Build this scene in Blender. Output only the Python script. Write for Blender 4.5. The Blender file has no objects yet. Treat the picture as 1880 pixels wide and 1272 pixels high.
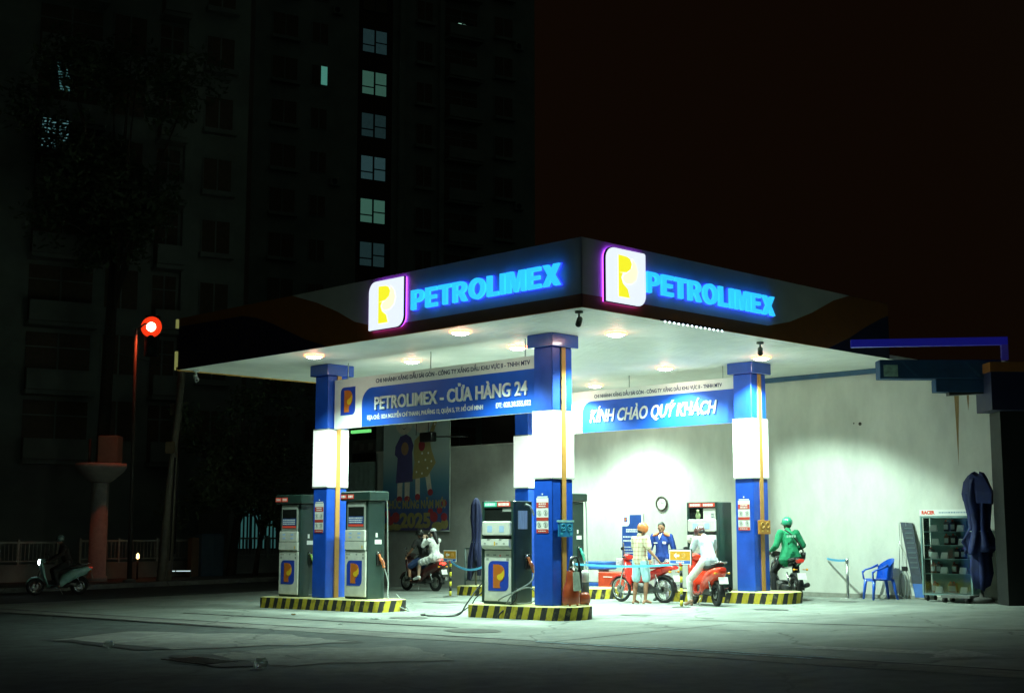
import bpy, bmesh, math, random
from mathutils import Vector, Matrix, noise
random.seed(7)
R = math.radians
S = bpy.context.scene
# ------------------------------------------------------------------ camera
cam = bpy.data.cameras.new('camera'); camo = bpy.data.objects.new('camera', cam)
S.collection.objects.link(camo); S.camera = camo
camo.location = (0, 0, 1.53)
camo.rotation_euler = (R(90) + .1332, 0, 0)
cam.sensor_width = 36.0; cam.lens = 36.0 * 2529.6 / 1880
cam.clip_end = 2000
# ------------------------------------------------------------------ night sky
W = bpy.data.worlds.new('World'); S.world = W; W.use_nodes = True
nt = W.node_tree; nt.nodes.clear()
wo = nt.nodes.new('ShaderNodeOutputWorld'); bg = nt.nodes.new('ShaderNodeBackground')
tc = nt.nodes.new('ShaderNodeTexCoord'); 
mr = nt.nodes.new('ShaderNodeMapRange'); rp = nt.nodes.new('ShaderNodeValToRGB')
# the night sky over a city: brownish ahead, a greener street glow behind and to the left
dp = nt.nodes.new('ShaderNodeVectorMath'); dp.operation = 'DOT_PRODUCT'; dp.inputs[1].default_value = (-.55, .835, 0)
nt.links.new(tc.outputs['Generated'], dp.inputs[0]); nt.links.new(dp.outputs['Value'], mr.inputs['Value'])
mr.inputs['From Min'].default_value = -1; mr.inputs['From Max'].default_value = 1
nt.links.new(mr.outputs[0], rp.inputs[0])
e = rp.color_ramp.elements
e[0].position = .15; e[0].color = (.0058, .0095, .0074, 1)
e[1].position = .80; e[1].color = (.0038, .0018, .0008, 1)
nt.links.new(rp.outputs[0], bg.inputs['Color']); bg.inputs['Strength'].default_value = 1.0
nt.links.new(bg.outputs[0], wo.inputs[0])
vs = S.view_settings
vs.view_transform = 'Standard'; vs.look = 'None'; vs.exposure = 0; vs.gamma = 1
S.cycles.use_denoising = True
S.cycles.max_bounces = 6; S.cycles.diffuse_bounces = 4; S.cycles.sample_clamp_indirect = 4
LAMP = (.68, 1.0, .83)
# ------------------------------------------------------------------ station frame
TH = .7799
F0 = Vector((.7314, 24.9927))
VU = Vector((math.cos(TH), math.sin(TH))); UU = Vector((-math.sin(TH), math.cos(TH)))
def G(x, y): return -.03 + .0168 * max(-60, min(60, x)) - .001 * max(-50, min(150, y))
def Wp(V, U): return F0 + V * VU + U * UU
def P3(V, U, z=None):
    p = Wp(V, U); return Vector((p.x, p.y, G(p.x, p.y) if z is None else z))
# ------------------------------------------------------------------ objects
COL = S.collection
def tag(o, label=None, cat=None, group=None, kind=None):
    if label: o['label'] = label
    if cat: o['category'] = cat
    if group: o['group'] = group
    if kind: o['kind'] = kind
    return o
def thing(name, label, cat, loc=(0, 0, 0), rz=0, group=None):
    o = bpy.data.objects.new(name, None); COL.objects.link(o); o.empty_display_size = .2
    o.location = loc; o.rotation_euler = (0, 0, rz)
    return tag(o, label, cat, group)
def station(name, label, cat, group=None, V=0, U=0, z=0, rz=0):
    p = Wp(V, U); return thing(name, label, cat, (p.x, p.y, z), TH + rz, group)
def children(o): return [c for c in bpy.data.objects if c.parent == o]
def copy_tree(o, parent=None):
    c = o.copy(); COL.objects.link(c)
    if parent: c.parent = parent
    for ch in children(o): copy_tree(ch, c)
    return c
# ------------------------------------------------------------------ mesh builder
class MB:
    def __init__(s): s.bm = bmesh.new(); s.mi = 0
    def face(s, vs_):
        try:
            f = s.bm.faces.new(vs_); f.material_index = s.mi; return f
        except ValueError: return None
    def box(s, a, b, M=None, bev=0):
        x0, y0, z0 = a; x1, y1, z1 = b
        if bev:
            pts = [(x0+bev, y0), (x1-bev, y0), (x1, y0+bev), (x1, y1-bev), (x1-bev, y1), (x0+bev, y1), (x0, y1-bev), (x0, y0+bev)]
            ins = [(x0+2*bev, y0+bev), (x1-2*bev, y0+bev), (x1-bev, y0+2*bev), (x1-bev, y1-2*bev), (x1-2*bev, y1-bev), (x0+2*bev, y1-bev), (x0+bev, y1-2*bev), (x0+bev, y0+2*bev)]
            rings = [[(p[0], p[1], z0) for p in ins], [(p[0], p[1], z0+bev) for p in pts], [(p[0], p[1], z1-bev) for p in pts], [(p[0], p[1], z1) for p in ins]]
            s.rings(rings, M=M, cap=True); return s
        v = [(x0, y0, z0), (x1, y0, z0), (x1, y1, z0), (x0, y1, z0), (x0, y0, z1), (x1, y0, z1), (x1, y1, z1), (x0, y1, z1)]
        vv = [s.bm.verts.new(M @ Vector(p) if M else p) for p in v]
        for q in ((0, 3, 2, 1), (4, 5, 6, 7), (0, 1, 5, 4), (1, 2, 6, 5), (2, 3, 7, 6), (3, 0, 4, 7)): s.face([vv[i] for i in q])
        return s
    def rings(s, rings, M=None, cap=True, closed=False, smooth=False):
        R_ = [[s.bm.verts.new(M @ Vector(p) if M else Vector(p)) for p in r] for r in rings]
        n = len(R_[0]); m = len(R_)
        for i in range(m if closed else m - 1):
            A, B = R_[i], R_[(i + 1) % m]
            for j in range(n):
                f = s.face([A[j], A[(j + 1) % n], B[(j + 1) % n], B[j]])
                if f and smooth: f.smooth = True
        if cap and not closed:
            s.face(list(reversed(R_[0]))); s.face(R_[-1])
        return s
    def prism(s, pts, off, M=None):
        off = Vector(off); a = [Vector(p) for p in pts]; b = [p + off for p in a]
        return s.rings([a, b], M=M)
    def cyl(s, p, q, r1, r2=None, n=12, M=None, cap=True, smooth=True):
        p, q = Vector(p), Vector(q); r2 = r1 if r2 is None else r2
        d = (q - p).normalized(); a = d.orthogonal().normalized(); b = d.cross(a)
        ring = lambda c, r: [c + r * (math.cos(2*math.pi*i/n) * a + math.sin(2*math.pi*i/n) * b) for i in range(n)]
        return s.rings([ring(p, r1), ring(q, r2)], M=M, cap=cap, smooth=smooth)
    def tube(s, pts, r, n=8, M=None, cap=True, closed=False):
        pts = [Vector(p) for p in pts]; m = len(pts); rs = r if isinstance(r, (list, tuple)) else [r] * m
        rings = []; a = None
        for i, p in enumerate(pts):
            if closed: t = pts[(i + 1) % m] - pts[i - 1]
            else: t = pts[min(i + 1, m - 1)] - pts[max(i - 1, 0)]
            t.normalize()
            if a is None: a = t.orthogonal().normalized()
            a = (a - t * a.dot(t)).normalized(); b = t.cross(a)
            rings.append([p + rs[i] * (math.cos(2*math.pi*k/n) * a + math.sin(2*math.pi*k/n) * b) for k in range(n)])
        return s.rings(rings, M=M, cap=cap, closed=closed, smooth=True)
    def sphere(s, c, r, n=12, m=8, M=None):
        c = Vector(c); r = r if hasattr(r, '__len__') else (r, r, r)
        top = s.bm.verts.new(M @ (c + Vector((0, 0, r[2]))) if M else c + Vector((0, 0, r[2])))
        bot = s.bm.verts.new(M @ (c - Vector((0, 0, r[2]))) if M else c - Vector((0, 0, r[2])))
        rg = []
        for i in range(1, m):
            t = math.pi * i / m; row = []
            for k in range(n):
                u = 2 * math.pi * k / n
                p = c + Vector((r[0]*math.sin(t)*math.cos(u), r[1]*math.sin(t)*math.sin(u), r[2]*math.cos(t)))
                row.append(s.bm.verts.new(M @ p if M else p))
            rg.append(row)
        for k in range(n):
            k2 = (k + 1) % n
            for f in [s.face([top, rg[0][k], rg[0][k2]]), s.face([bot, rg[-1][k2], rg[-1][k]])]:
                if f: f.smooth = True
            for i in range(m - 2):
                f = s.face([rg[i][k], rg[i+1][k], rg[i+1][k2], rg[i][k2]])
                if f: f.smooth = True
        return s
    def lathe(s, prof, M=None, n=20, cap=True):      # prof: (r, z)
        return s.rings([[(r*math.cos(2*math.pi*k/n), r*math.sin(2*math.pi*k/n), z) for k in range(n)] for r, z in prof], M=M, cap=cap, smooth=True)
    def loft(s, secs, n=14, e=2.6, M=None):          # secs: (centre, half-vector a, half-vector b), superellipse
        rings = []
        for c, a, b in secs:
            c, a, b = Vector(c), Vector(a), Vector(b); row = []
            for k in range(n):
                t = 2 * math.pi * k / n; ct, st = math.cos(t), math.sin(t)
                row.append(c + a * math.copysign(abs(ct) ** (2/e), ct) + b * math.copysign(abs(st) ** (2/e), st))
            rings.append(row)
        return s.rings(rings, M=M, smooth=True)
    def build(s, name, mats, parent=None, smooth=None, keep=False):
        bmesh.ops.recalc_face_normals(s.bm, faces=s.bm.faces)
        me = bpy.data.meshes.new(name)
        if smooth is not None:
            for f in s.bm.faces: f.smooth = smooth
        s.bm.to_mesh(me)
        if not keep: s.bm.free()
        for m in (mats if isinstance(mats, (list, tuple)) else [mats]): me.materials.append(m)
        o = bpy.data.objects.new(name, me); COL.objects.link(o)
        if parent: o.parent = parent
        return o
def arc(c, r, a0, a1, n=6):
    return [(c[0] + r*math.cos(R(a0 + (a1-a0)*i/n)), c[1] + r*math.sin(R(a0 + (a1-a0)*i/n))) for i in range(n + 1)]
def rrect(x0, y0, x1, y1, r):     # r = (bl, br, tr, tl)
    out = []
    for (cx, cy, rr, a) in ((x0, y0, r[0], 180), (x1, y0, r[1], 270), (x1, y1, r[2], 0), (x0, y1, r[3], 90)):
        if rr <= 0: out.append((cx, cy)); continue
        px = cx + rr if cx == x0 else cx - rr; py = cy + rr if cy == y0 else cy - rr
        out += arc((px, py), rr, a, a + 90)
    return out
def spline(pts, k=6):
    pts = [Vector(p) for p in pts]; out = []
    for i in range(len(pts) - 1):
        p0, p1, p2, p3 = pts[max(i-1, 0)], pts[i], pts[i+1], pts[min(i+2, len(pts)-1)]
        for j in range(k):
            t = j / k
            out.append(.5 * ((2*p1) + (p2-p0)*t + (2*p0-5*p1+4*p2-p3)*t*t + (3*p1-p0-3*p2+p3)*t**3))
    return out + [pts[-1]]
# plane helpers: 'V' faces look along -X (read from +Y to -Y), 'U' faces look along -Y (read along +X)
def onV(pts, X): return [(X, -s_, z) for s_, z in pts]      # s runs rightwards for the viewer, s = -U
def onU(pts, Y): return [(s_, Y, z) for s_, z in pts]
# ------------------------------------------------------------------ materials
def M(name, rgb, rough=.6, metal=0, var=.18, scale=6., bump=0, bscale=60., emit=None, es=0, coat=0, dirt=0, stretch=None):
    m = bpy.data.materials.new(name); m.use_nodes = True; n = m.node_tree; b = n.nodes['Principled BSDF']
    b.inputs['Roughness'].default_value = rough; b.inputs['Metallic'].default_value = metal
    if coat: b.inputs['Coat Weight'].default_value = coat; b.inputs['Coat Roughness'].default_value = .08
    t = n.nodes.new('ShaderNodeTexCoord'); mp = n.nodes.new('ShaderNodeMapping'); n.links.new(t.outputs['Object'], mp.inputs[0])
    if stretch: mp.inputs['Scale'].default_value = stretch
    if var:
        nz = n.nodes.new('ShaderNodeTexNoise'); nz.inputs['Scale'].default_value = scale; nz.inputs['Detail'].default_value = 6; nz.inputs['Roughness'].default_value = .65
        n.links.new(mp.outputs[0], nz.inputs['Vector'])
        r = n.nodes.new('ShaderNodeValToRGB'); n.links.new(nz.outputs['Fac'], r.inputs[0])
        lo = tuple(c * (1 - var) for c in rgb); hi = tuple(min(1, c * (1 + var)) for c in rgb)
        r.color_ramp.elements[0].position = .3; r.color_ramp.elements[0].color = (*lo, 1)
        r.color_ramp.elements[1].position = .7; r.color_ramp.elements[1].color = (*hi, 1)
        col = r.outputs[0]
        if dirt:
            n2 = n.nodes.new('ShaderNodeTexNoise'); n2.inputs['Scale'].default_value = scale * .35; n2.inputs['Detail'].default_value = 8; n.links.new(mp.outputs[0], n2.inputs['Vector'])
            r2 = n.nodes.new('ShaderNodeValToRGB'); n.links.new(n2.outputs['Fac'], r2.inputs[0])
            r2.color_ramp.elements[0].position = .52; r2.color_ramp.elements[1].position = .72
            mx = n.nodes.new('ShaderNodeMixRGB'); mx.inputs[2].default_value = (*[c * .35 for c in rgb], 1)
            sc = n.nodes.new('ShaderNodeMath'); sc.operation = 'MULTIPLY'; sc.inputs[1].default_value = dirt
            n.links.new(r2.outputs[0], sc.inputs[0]); n.links.new(sc.outputs[0], mx.inputs[0]); n.links.new(col, mx.inputs[1]); col = mx.outputs[0]
        n.links.new(col, b.inputs['Base Color'])
        rr = n.nodes.new('ShaderNodeMapRange'); n.links.new(nz.outputs['Fac'], rr.inputs['Value'])
        rr.inputs['To Min'].default_value = max(.03, rough - .12); rr.inputs['To Max'].default_value = min(1, rough + .12)
        n.links.new(rr.outputs[0], b.inputs['Roughness'])
    else: b.inputs['Base Color'].default_value = (*rgb, 1)
    if bump:
        nb = n.nodes.new('ShaderNodeTexNoise'); nb.inputs['Scale'].default_value = bscale; nb.inputs['Detail'].default_value = 5; n.links.new(mp.outputs[0], nb.inputs['Vector'])
        bp = n.nodes.new('ShaderNodeBump'); bp.inputs['Strength'].default_value = bump; bp.inputs['Distance'].default_value = .02
        n.links.new(nb.outputs['Fac'], bp.inputs['Height']); n.links.new(bp.outputs[0], b.inputs['Normal'])
    if emit:
        b.inputs['Emission Color'].default_value = (*emit, 1); b.inputs['Emission Strength'].default_value = es
    return m
def stripes_mat():
    m = M('hazard_stripe_paint', (.5, .4, .02), .7, var=0, bump=.3, bscale=30); n = m.node_tree; b = n.nodes['Principled BSDF']
    t = n.nodes.new('ShaderNodeTexCoord'); sp = n.nodes.new('ShaderNodeSeparateXYZ'); n.links.new(t.outputs['Object'], sp.inputs[0])
    def mth(op, a, c):
        k = n.nodes.new('ShaderNodeMath'); k.operation = op
        for i, q in enumerate((a, c)):
            if hasattr(q, 'is_linked'): n.links.new(q, k.inputs[i])
            else: k.inputs[i].default_value = q
        return k.outputs[0]
    v = mth('ADD', mth('MULTIPLY', sp.outputs['Y'], -1.), mth('MULTIPLY', sp.outputs['Z'], -.32)); v = mth('ADD', v, sp.outputs['X'])
    nz = n.nodes.new('ShaderNodeTexNoise'); nz.inputs['Scale'].default_value = 9; nz.inputs['Detail'].default_value = 5; n.links.new(t.outputs['Object'], nz.inputs['Vector'])
    v = mth('ADD', v, mth('MULTIPLY', nz.outputs['Fac'], .035))
    fr = mth('FRACT', mth('MULTIPLY', v, 1 / .30), 0); st = mth('GREATER_THAN', fr, .52)
    r = n.nodes.new('ShaderNodeValToRGB'); n.links.new(nz.outputs['Fac'], r.inputs[0])
    r.color_ramp.elements[0].position = .30; r.color_ramp.elements[0].color = (.22, .17, .02, 1)
    r.color_ramp.elements[1].position = .48; r.color_ramp.elements[1].color = (.52, .40, .025, 1)
    r2 = n.nodes.new('ShaderNodeValToRGB'); n.links.new(nz.outputs['Fac'], r2.inputs[0])
    r2.color_ramp.elements[0].position = .56; r2.color_ramp.elements[0].color = (.018, .018, .016, 1)
    r2.color_ramp.elements[1].position = .74; r2.color_ramp.elements[1].color = (.16, .14, .06, 1)
    mx = n.nodes.new('ShaderNodeMixRGB'); n.links.new(st, mx.inputs[0]); n.links.new(r.outputs[0], mx.inputs[1]); n.links.new(r2.outputs[0], mx.inputs[2])
    n.links.new(mx.outputs[0], b.inputs['Base Color']); return m
def checked_mat():
    m = M('checked_shirt_cotton', (.6, .5, .3), .9, var=0); n = m.node_tree; b = n.nodes['Principled BSDF']
    t = n.nodes.new('ShaderNodeTexCoord'); sp = n.nodes.new('ShaderNodeSeparateXYZ'); n.links.new(t.outputs['Object'], sp.inputs[0])
    outs = []
    for ax in 'YZ':
        k = n.nodes.new('ShaderNodeMath'); k.operation = 'MULTIPLY'; k.inputs[1].default_value = 1/.085; n.links.new(sp.outputs[ax], k.inputs[0])
        f = n.nodes.new('ShaderNodeMath'); f.operation = 'FRACT'; n.links.new(k.outputs[0], f.inputs[0])
        g = n.nodes.new('ShaderNodeMath'); g.operation = 'LESS_THAN'; g.inputs[1].default_value = .3; n.links.new(f.outputs[0], g.inputs[0]); outs.append(g.outputs[0])
    a = n.nodes.new('ShaderNodeMath'); a.operation = 'ADD'; n.links.new(outs[0], a.inputs[0]); n.links.new(outs[1], a.inputs[1])
    h = n.nodes.new('ShaderNodeMath'); h.operation = 'MULTIPLY'; h.inputs[1].default_value = .45; n.links.new(a.outputs[0], h.inputs[0])
    mx = n.nodes.new('ShaderNodeMixRGB'); n.links.new(h.outputs[0], mx.inputs[0]); mx.inputs[1].default_value = (.64, .58, .42, 1); mx.inputs[2].default_value = (.40, .24, .15, 1)
    n.links.new(mx.outputs[0], b.inputs['Base Color']); return m
def ground_mat(name, a, b_, c_, rough, scale, bump):
    """speckled paving: fine grain, broad stains, cracks"""
    m = bpy.data.materials.new(name); m.use_nodes = True; n = m.node_tree; b = n.nodes['Principled BSDF']
    t = n.nodes.new('ShaderNodeTexCoord'); out = t.outputs['Object']
    def nz(sc, det=8, ro=.6):
        k = n.nodes.new('ShaderNodeTexNoise'); k.inputs['Scale'].default_value = sc; k.inputs['Detail'].default_value = det; k.inputs['Roughness'].default_value = ro; n.links.new(out, k.inputs['Vector']); return k.outputs['Fac']
    def ramp(f, p0, c0, p1, c1):
        k = n.nodes.new('ShaderNodeValToRGB'); n.links.new(f, k.inputs[0]); k.color_ramp.elements[0].position = p0; k.color_ramp.elements[0].color = (*c0, 1); k.color_ramp.elements[1].position = p1; k.color_ramp.elements[1].color = (*c1, 1); return k.outputs[0]
    base = ramp(nz(scale), .35, a, .68, b_)
    mx = n.nodes.new('ShaderNodeMixRGB'); n.links.new(ramp(nz(.55, 10, .7), .50, (0, 0, 0), .70, (.85, .85, .85)), mx.inputs[0]); n.links.new(base, mx.inputs[1]); mx.inputs[2].default_value = (*c_, 1)
    m2 = n.nodes.new('ShaderNodeMixRGB'); m2.blend_type = 'MULTIPLY'; m2.inputs[0].default_value = 1; n.links.new(mx.outputs[0], m2.inputs[1]); n.links.new(ramp(nz(90, 3, .8), .3, (.55, .55, .55), .6, (1.1, 1.1, 1.1)), m2.inputs[2])
    vo = n.nodes.new('ShaderNodeTexVoronoi'); vo.feature = 'DISTANCE_TO_EDGE'; vo.inputs['Scale'].default_value = .28
    w = n.nodes.new('ShaderNodeMixRGB'); w.blend_type = 'ADD'; w.inputs[0].default_value = .6; n.links.new(out, w.inputs[1])
    nn = n.nodes.new('ShaderNodeTexNoise'); nn.inputs['Scale'].default_value = 1.4; nn.inputs['Detail'].default_value = 6; n.links.new(out, nn.inputs['Vector']); n.links.new(nn.outputs['Color'], w.inputs[2]); n.links.new(w.outputs[0], vo.inputs['Vector'])
    m3 = n.nodes.new('ShaderNodeMixRGB'); m3.blend_type = 'MULTIPLY'; m3.inputs[0].default_value = 1; n.links.new(m2.outputs[0], m3.inputs[1]); n.links.new(ramp(vo.outputs['Distance'], .002, (.45, .45, .45), .007, (1, 1, 1)), m3.inputs[2])
    n.links.new(m3.outputs[0], b.inputs['Base Color']); b.inputs['Roughness'].default_value = rough
    bp = n.nodes.new('ShaderNodeBump'); bp.inputs['Strength'].default_value = bump; bp.inputs['Distance'].default_value = .03; n.links.new(nz(22, 8, .7), bp.inputs['Height']); n.links.new(bp.outputs[0], b.inputs['Normal'])
    return m
asphalt = ground_mat('asphalt', (.034, .044, .042), (.078, .096, .090), (.026, .028, .026), .85, 3, .5)
concrete = ground_mat('worn_concrete', (.19, .215, .19), (.31, .34, .30), (.11, .125, .11), .8, 2.2, .35)
patchm = ground_mat('pale_patch', (.15, .155, .14), (.24, .245, .22), (.085, .085, .08), .9, 4, .6)
tarm = ground_mat('tar_patch', (.016, .017, .016), (.03, .032, .03), (.012, .012, .012), .8, 6, .6)
pavem = ground_mat('pavement_slabs', (.10, .10, .09), (.17, .165, .15), (.07, .07, .06), .85, 4, .4)
plaster = M('wall_plaster', (.64, .64, .58), .9, var=.14, scale=1.2, bump=.3, bscale=18, dirt=.3, stretch=(1, 1, .45))
darkplaster = M('grey_plaster', (.30, .31, .28), .9, var=.2, scale=1.2, bump=.2, bscale=25, dirt=.4)
facadem = M('facade_render', (.33, .35, .31), .9, var=.25, scale=.4, dirt=.3)
blackhole = M('dark_room', (.17, .11, .07), .6, var=.2)
frame_m = M('window_frame_metal', (.03, .03, .03), .5)
blue = M('blue_enamel', (.010, .075, .50), .38, var=.16, scale=3, coat=.2, dirt=.35)
bluesh = M('blue_cap_enamel', (.010, .060, .40), .22, var=.10, scale=3, coat=.5)
orange = M('orange_enamel', (.50, .25, .06), .45, var=.12)
ceilm = M('white_ceiling_strip', (.80, .80, .76), .5, var=.10, scale=1.1, dirt=.22)
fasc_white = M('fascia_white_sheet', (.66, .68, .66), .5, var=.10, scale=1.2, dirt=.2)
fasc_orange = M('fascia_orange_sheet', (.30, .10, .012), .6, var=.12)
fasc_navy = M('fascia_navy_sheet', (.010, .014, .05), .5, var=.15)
yellowtrim = M('yellow_edge_trim', (.6, .5, .15), .5, emit=(.6, .55, .15), es=.0)
signwhite = M('sign_white_sheet', (.80, .80, .76), .5, var=.05)
signblue = M('sign_blue_sheet', (.008, .09, .55), .45, var=.08, scale=2)
navytext = M('navy_lettering', (.02, .03, .10), .6, var=0)
whitetext = M('white_lettering', (.82, .82, .80), .5, var=.03)
silvertext = M('silver_lettering', (.75, .77, .74), .35, var=.05)
lit_panel = M('light_panel_acrylic', (.8, .8, .78), .4, var=.04, emit=(.95, 1, .93), es=.50)
lens_m = M('lamp_lens', (.9, .9, .9), .3, var=0, emit=(1, .97, .90), es=26)
rim_m = M('lamp_rim_halo', (.8, .4, .2), .4, var=0, emit=(1, .30, .12), es=3.5)  # orange emission put into the rim for the halo around each lamp
pumpdark = M('pump_dark_green_steel', (.018, .040, .034), .35, var=.15, coat=.3)
pumpwhite = M('pump_white_plastic', (.66, .66, .60), .45, var=.10, dirt=.25)
pumpgrey = M('pump_grey_plastic', (.30, .32, .29), .5)
logo_blue = M('emblem_blue', (.012, .05, .42), .45, var=.05)
logo_orange = M('emblem_orange', (.55, .14, .015), .45, var=.05)
logo_yellow = M('emblem_yellow', (.75, .48, .02), .45, var=.05)
redlab = M('red_label', (.55, .05, .03), .5, emit=(.9, .12, .07), es=.18)
greenlab = M('green_label', (.03, .40, .25), .5, emit=(.05, .7, .45), es=.22)
darkglass = M('dark_glass', (.012, .014, .013), .08, var=0)
screenblue = M('screen_blue_print', (.03, .09, .32), .3, var=.2, scale=9)
lcd = M('lcd_pane', (.35, .50, .70), .2, var=.1, emit=(.5, .7, 1), es=.12)
black = M('black_plastic', (.012, .012, .012), .45)
rubber = M('rubber', (.014, .014, .014), .8, bump=.2, bscale=80)
chrome = M('polished_steel', (.62, .63, .62), .18, metal=1, var=.06)
steel = M('brushed_steel', (.45, .46, .45), .35, metal=1, var=.1)
darksteel = M('engine_steel', (.10, .10, .10), .4, metal=.8)
hazard = stripes_mat()
isltop = M('island_top_paint', (.50, .47, .22), .8, var=.2, scale=3, dirt=.35)
redpaint = M('red_paint', (.55, .025, .015), .3, coat=.5)
redbox = M('red_crate_plastic', (.60, .06, .02), .45)
orangehose = M('orange_nozzle_grip', (.60, .16, .05), .5)
tealgrip = M('teal_nozzle_grip', (.05, .42, .36), .5)
greengrip = M('lime_nozzle_grip', (.35, .55, .10), .5)
hose_m = M('pale_hose_rubber', (.22, .25, .23), .5)
hoseblack = M('black_hose_rubber', (.02, .022, .02), .5)
skin = M('skin', (.30, .15, .085), .6, var=.12, scale=12)
skinpale = M('skin_pale', (.48, .30, .21), .6, var=.1, scale=12)
hair = M('black_hair', (.012, .010, .009), .5)
def cloth(name, c, **k): return M(name, c, .9, var=.16, scale=7, bump=.3, bscale=45, **k)
# ------------------------------------------------------------------ lettering
def text(txt, h, mats, parent, place, width=None, ext=.012, bold=.0, shear=0, name='lettering', align='LEFT'):
    """place(x, y, d) -> local position; x runs right, y up, d out of the face"""
    cu = bpy.data.curves.new(name, 'FONT'); cu.body = txt; cu.size = h / .727; cu.extrude = ext / 2; cu.offset = bold; cu.resolution_u = 3
    o = bpy.data.objects.new(name + '_src', cu); COL.objects.link(o)
    dg = bpy.context.evaluated_depsgraph_get(); dg.update()
    me = bpy.data.meshes.new_from_object(o.evaluated_get(dg)); bpy.data.objects.remove(o); bpy.data.curves.remove(cu)
    for v in me.vertices: v.co.x += shear * v.co.y
    xs = [v.co.x for v in me.vertices]; x0, x1 = min(xs), max(xs)
    k = 1 if width is None else width / (x1 - x0)
    sh = -(x1 - x0) * k / 2 if align == 'CENTER' else 0
    for v in me.vertices: v.co = Vector(place((v.co.x - x0) * k + sh, v.co.y, v.co.z + ext / 2))
    me.materials.clear(); me.materials.append(mats); me.name = name
    t = bpy.data.objects.new(name, me); COL.objects.link(t); t.parent = parent
    return t
def _arc(cx, cy, rx, ry, a0, a1, n=8): return [(cx + rx*math.cos(R(a0 + (a1-a0)*i/n)), cy + ry*math.sin(R(a0 + (a1-a0)*i/n))) for i in range(n + 1)]
_PO = [(0, 0), (.225, 0), (.225, .36)] + _arc(.40, .68, .30, .32, -90, 90) + [(0, 1)]
_PH = [(.225, .82)] + _arc(.385, .68, .10, .14, 90, -90) + [(.225, .54)]
GLYPH = {'P': (.70, [_PO, _PH]), 'E': (.62, [[(0, 0), (.62, 0), (.62, .19), (.225, .19), (.225, .41), (.57, .41), (.57, .59), (.225, .59), (.225, .81), (.61, .81), (.61, 1), (0, 1)]]),
         'T': (.66, [[(.218, 0), (.442, 0), (.442, .81), (.66, .81), (.66, 1), (0, 1), (0, .81), (.218, .81)]]),
         'R': (.74, [[(0, 0), (.225, 0), (.225, .38), (.32, .38), (.49, 0), (.74, 0), (.545, .41)] + _arc(.40, .69, .31, .31, -60, 90) + [(0, 1)], [(.225, .82)] + _arc(.385, .69, .10, .13, 90, -90) + [(.225, .56)]]),
         'O': (.84, [_arc(.42, .5, .42, .52, 0, 345, 23), _arc(.42, .5, .195, .31, 345, 0, 23)]), 'L': (.56, [[(0, 0), (.56, 0), (.56, .19), (.225, .19), (.225, 1), (0, 1)]]),
         'I': (.225, [[(0, 0), (.225, 0), (.225, 1), (0, 1)]]),
         'M': (.90, [[(0, 0), (.205, 0), (.205, .66), (.37, 0), (.53, 0), (.695, .66), (.695, 0), (.90, 0), (.90, 1), (.60, 1), (.45, .42), (.30, 1), (0, 1)]]),
         'X': (.78, [[(0, 0), (.255, 0), (.39, .28), (.525, 0), (.78, 0), (.53, .51), (.76, 1), (.51, 1), (.39, .74), (.27, 1), (.02, 1), (.25, .51)]])}
def brand(txt, h, mt, parent, place, width, ext, grow=0., name='lettering'):
    tot = sum(GLYPH[c][0] for c in txt) + .085*(len(txt) - 1); k = width / tot; x = 0
    cu = bpy.data.curves.new(name, 'CURVE'); cu.dimensions = '2D'; cu.fill_mode = 'BOTH'; cu.extrude = ext/2; cu.offset = grow
    for c in txt:
        w, loops = GLYPH[c]
        for lp in loops:
            sp = cu.splines.new('POLY'); sp.points.add(len(lp) - 1); sp.use_cyclic_u = True
            for q, (a, b) in zip(sp.points, lp): q.co = ((x + a)*k, b*h, 0, 1)
        x += w + .085
    o = bpy.data.objects.new(name + '_src', cu); COL.objects.link(o); dg = bpy.context.evaluated_depsgraph_get(); dg.update()
    me = bpy.data.meshes.new_from_object(o.evaluated_get(dg)); bpy.data.objects.remove(o); bpy.data.curves.remove(cu)
    for v in me.vertices: v.co = Vector(place(v.co.x, v.co.y, v.co.z + ext/2))
    me.materials.clear(); me.materials.append(mt); me.name = name
    t = bpy.data.objects.new(name, me); COL.objects.link(t); t.parent = parent; return t
def placeV(X, U0, z0): return lambda x, y, d: (X - d, U0 - x, z0 + y)
def placeU(Y, V0, z0): return lambda x, y, d: (V0 + x, Y - d, z0 + y)
PP = [(.25, .10), (.60, .10), (.575, .2), (.60, .31), (.70, .36), (.78, .44), (.82, .54), (.82, .64), (.79, .74), (.72, .82), (.62, .87), (.50, .89), (.25, .89)]
DROP = [(.79, .71), (.81, .60), (.79, .49), (.72, .40), (.62, .36), (.53, .37), (.46, .42), (.45, .49), (.50, .545), (.60, .57), (.69, .62)]
def emblem(parent, face, off, s0, z0, w, h, mats=None, t=.004):
    """rounded blue tile with an orange letter and a yellow drop; s runs rightwards"""
    mats = mats or (logo_blue, logo_orange, logo_yellow)
    f = (lambda p, d: onV(p, off - d)) if face == 'V' else (lambda p, d: onU(p, off - d))
    dirv = (-1, 0, 0) if face == 'V' else (0, -1, 0)
    sc = lambda pts: [(s0 + x * w, z0 + y * h) for x, y in pts]
    m = MB(); m.prism(f(rrect(s0, z0, s0 + w, z0 + h, (0, w*.22, 0, w*.22)), 0), [c * t for c in dirv])
    o = m.build('emblem', mats[0], parent)
    m = MB(); m.prism(f(sc(PP), t + .0005), [c * t for c in dirv]); m.build('emblem_letter', mats[1], o)
    m = MB(); m.prism(f(sc(DROP), 2*t + .001), [c * t for c in dirv]); m.build('emblem_drop', mats[2], o)
    return o
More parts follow.
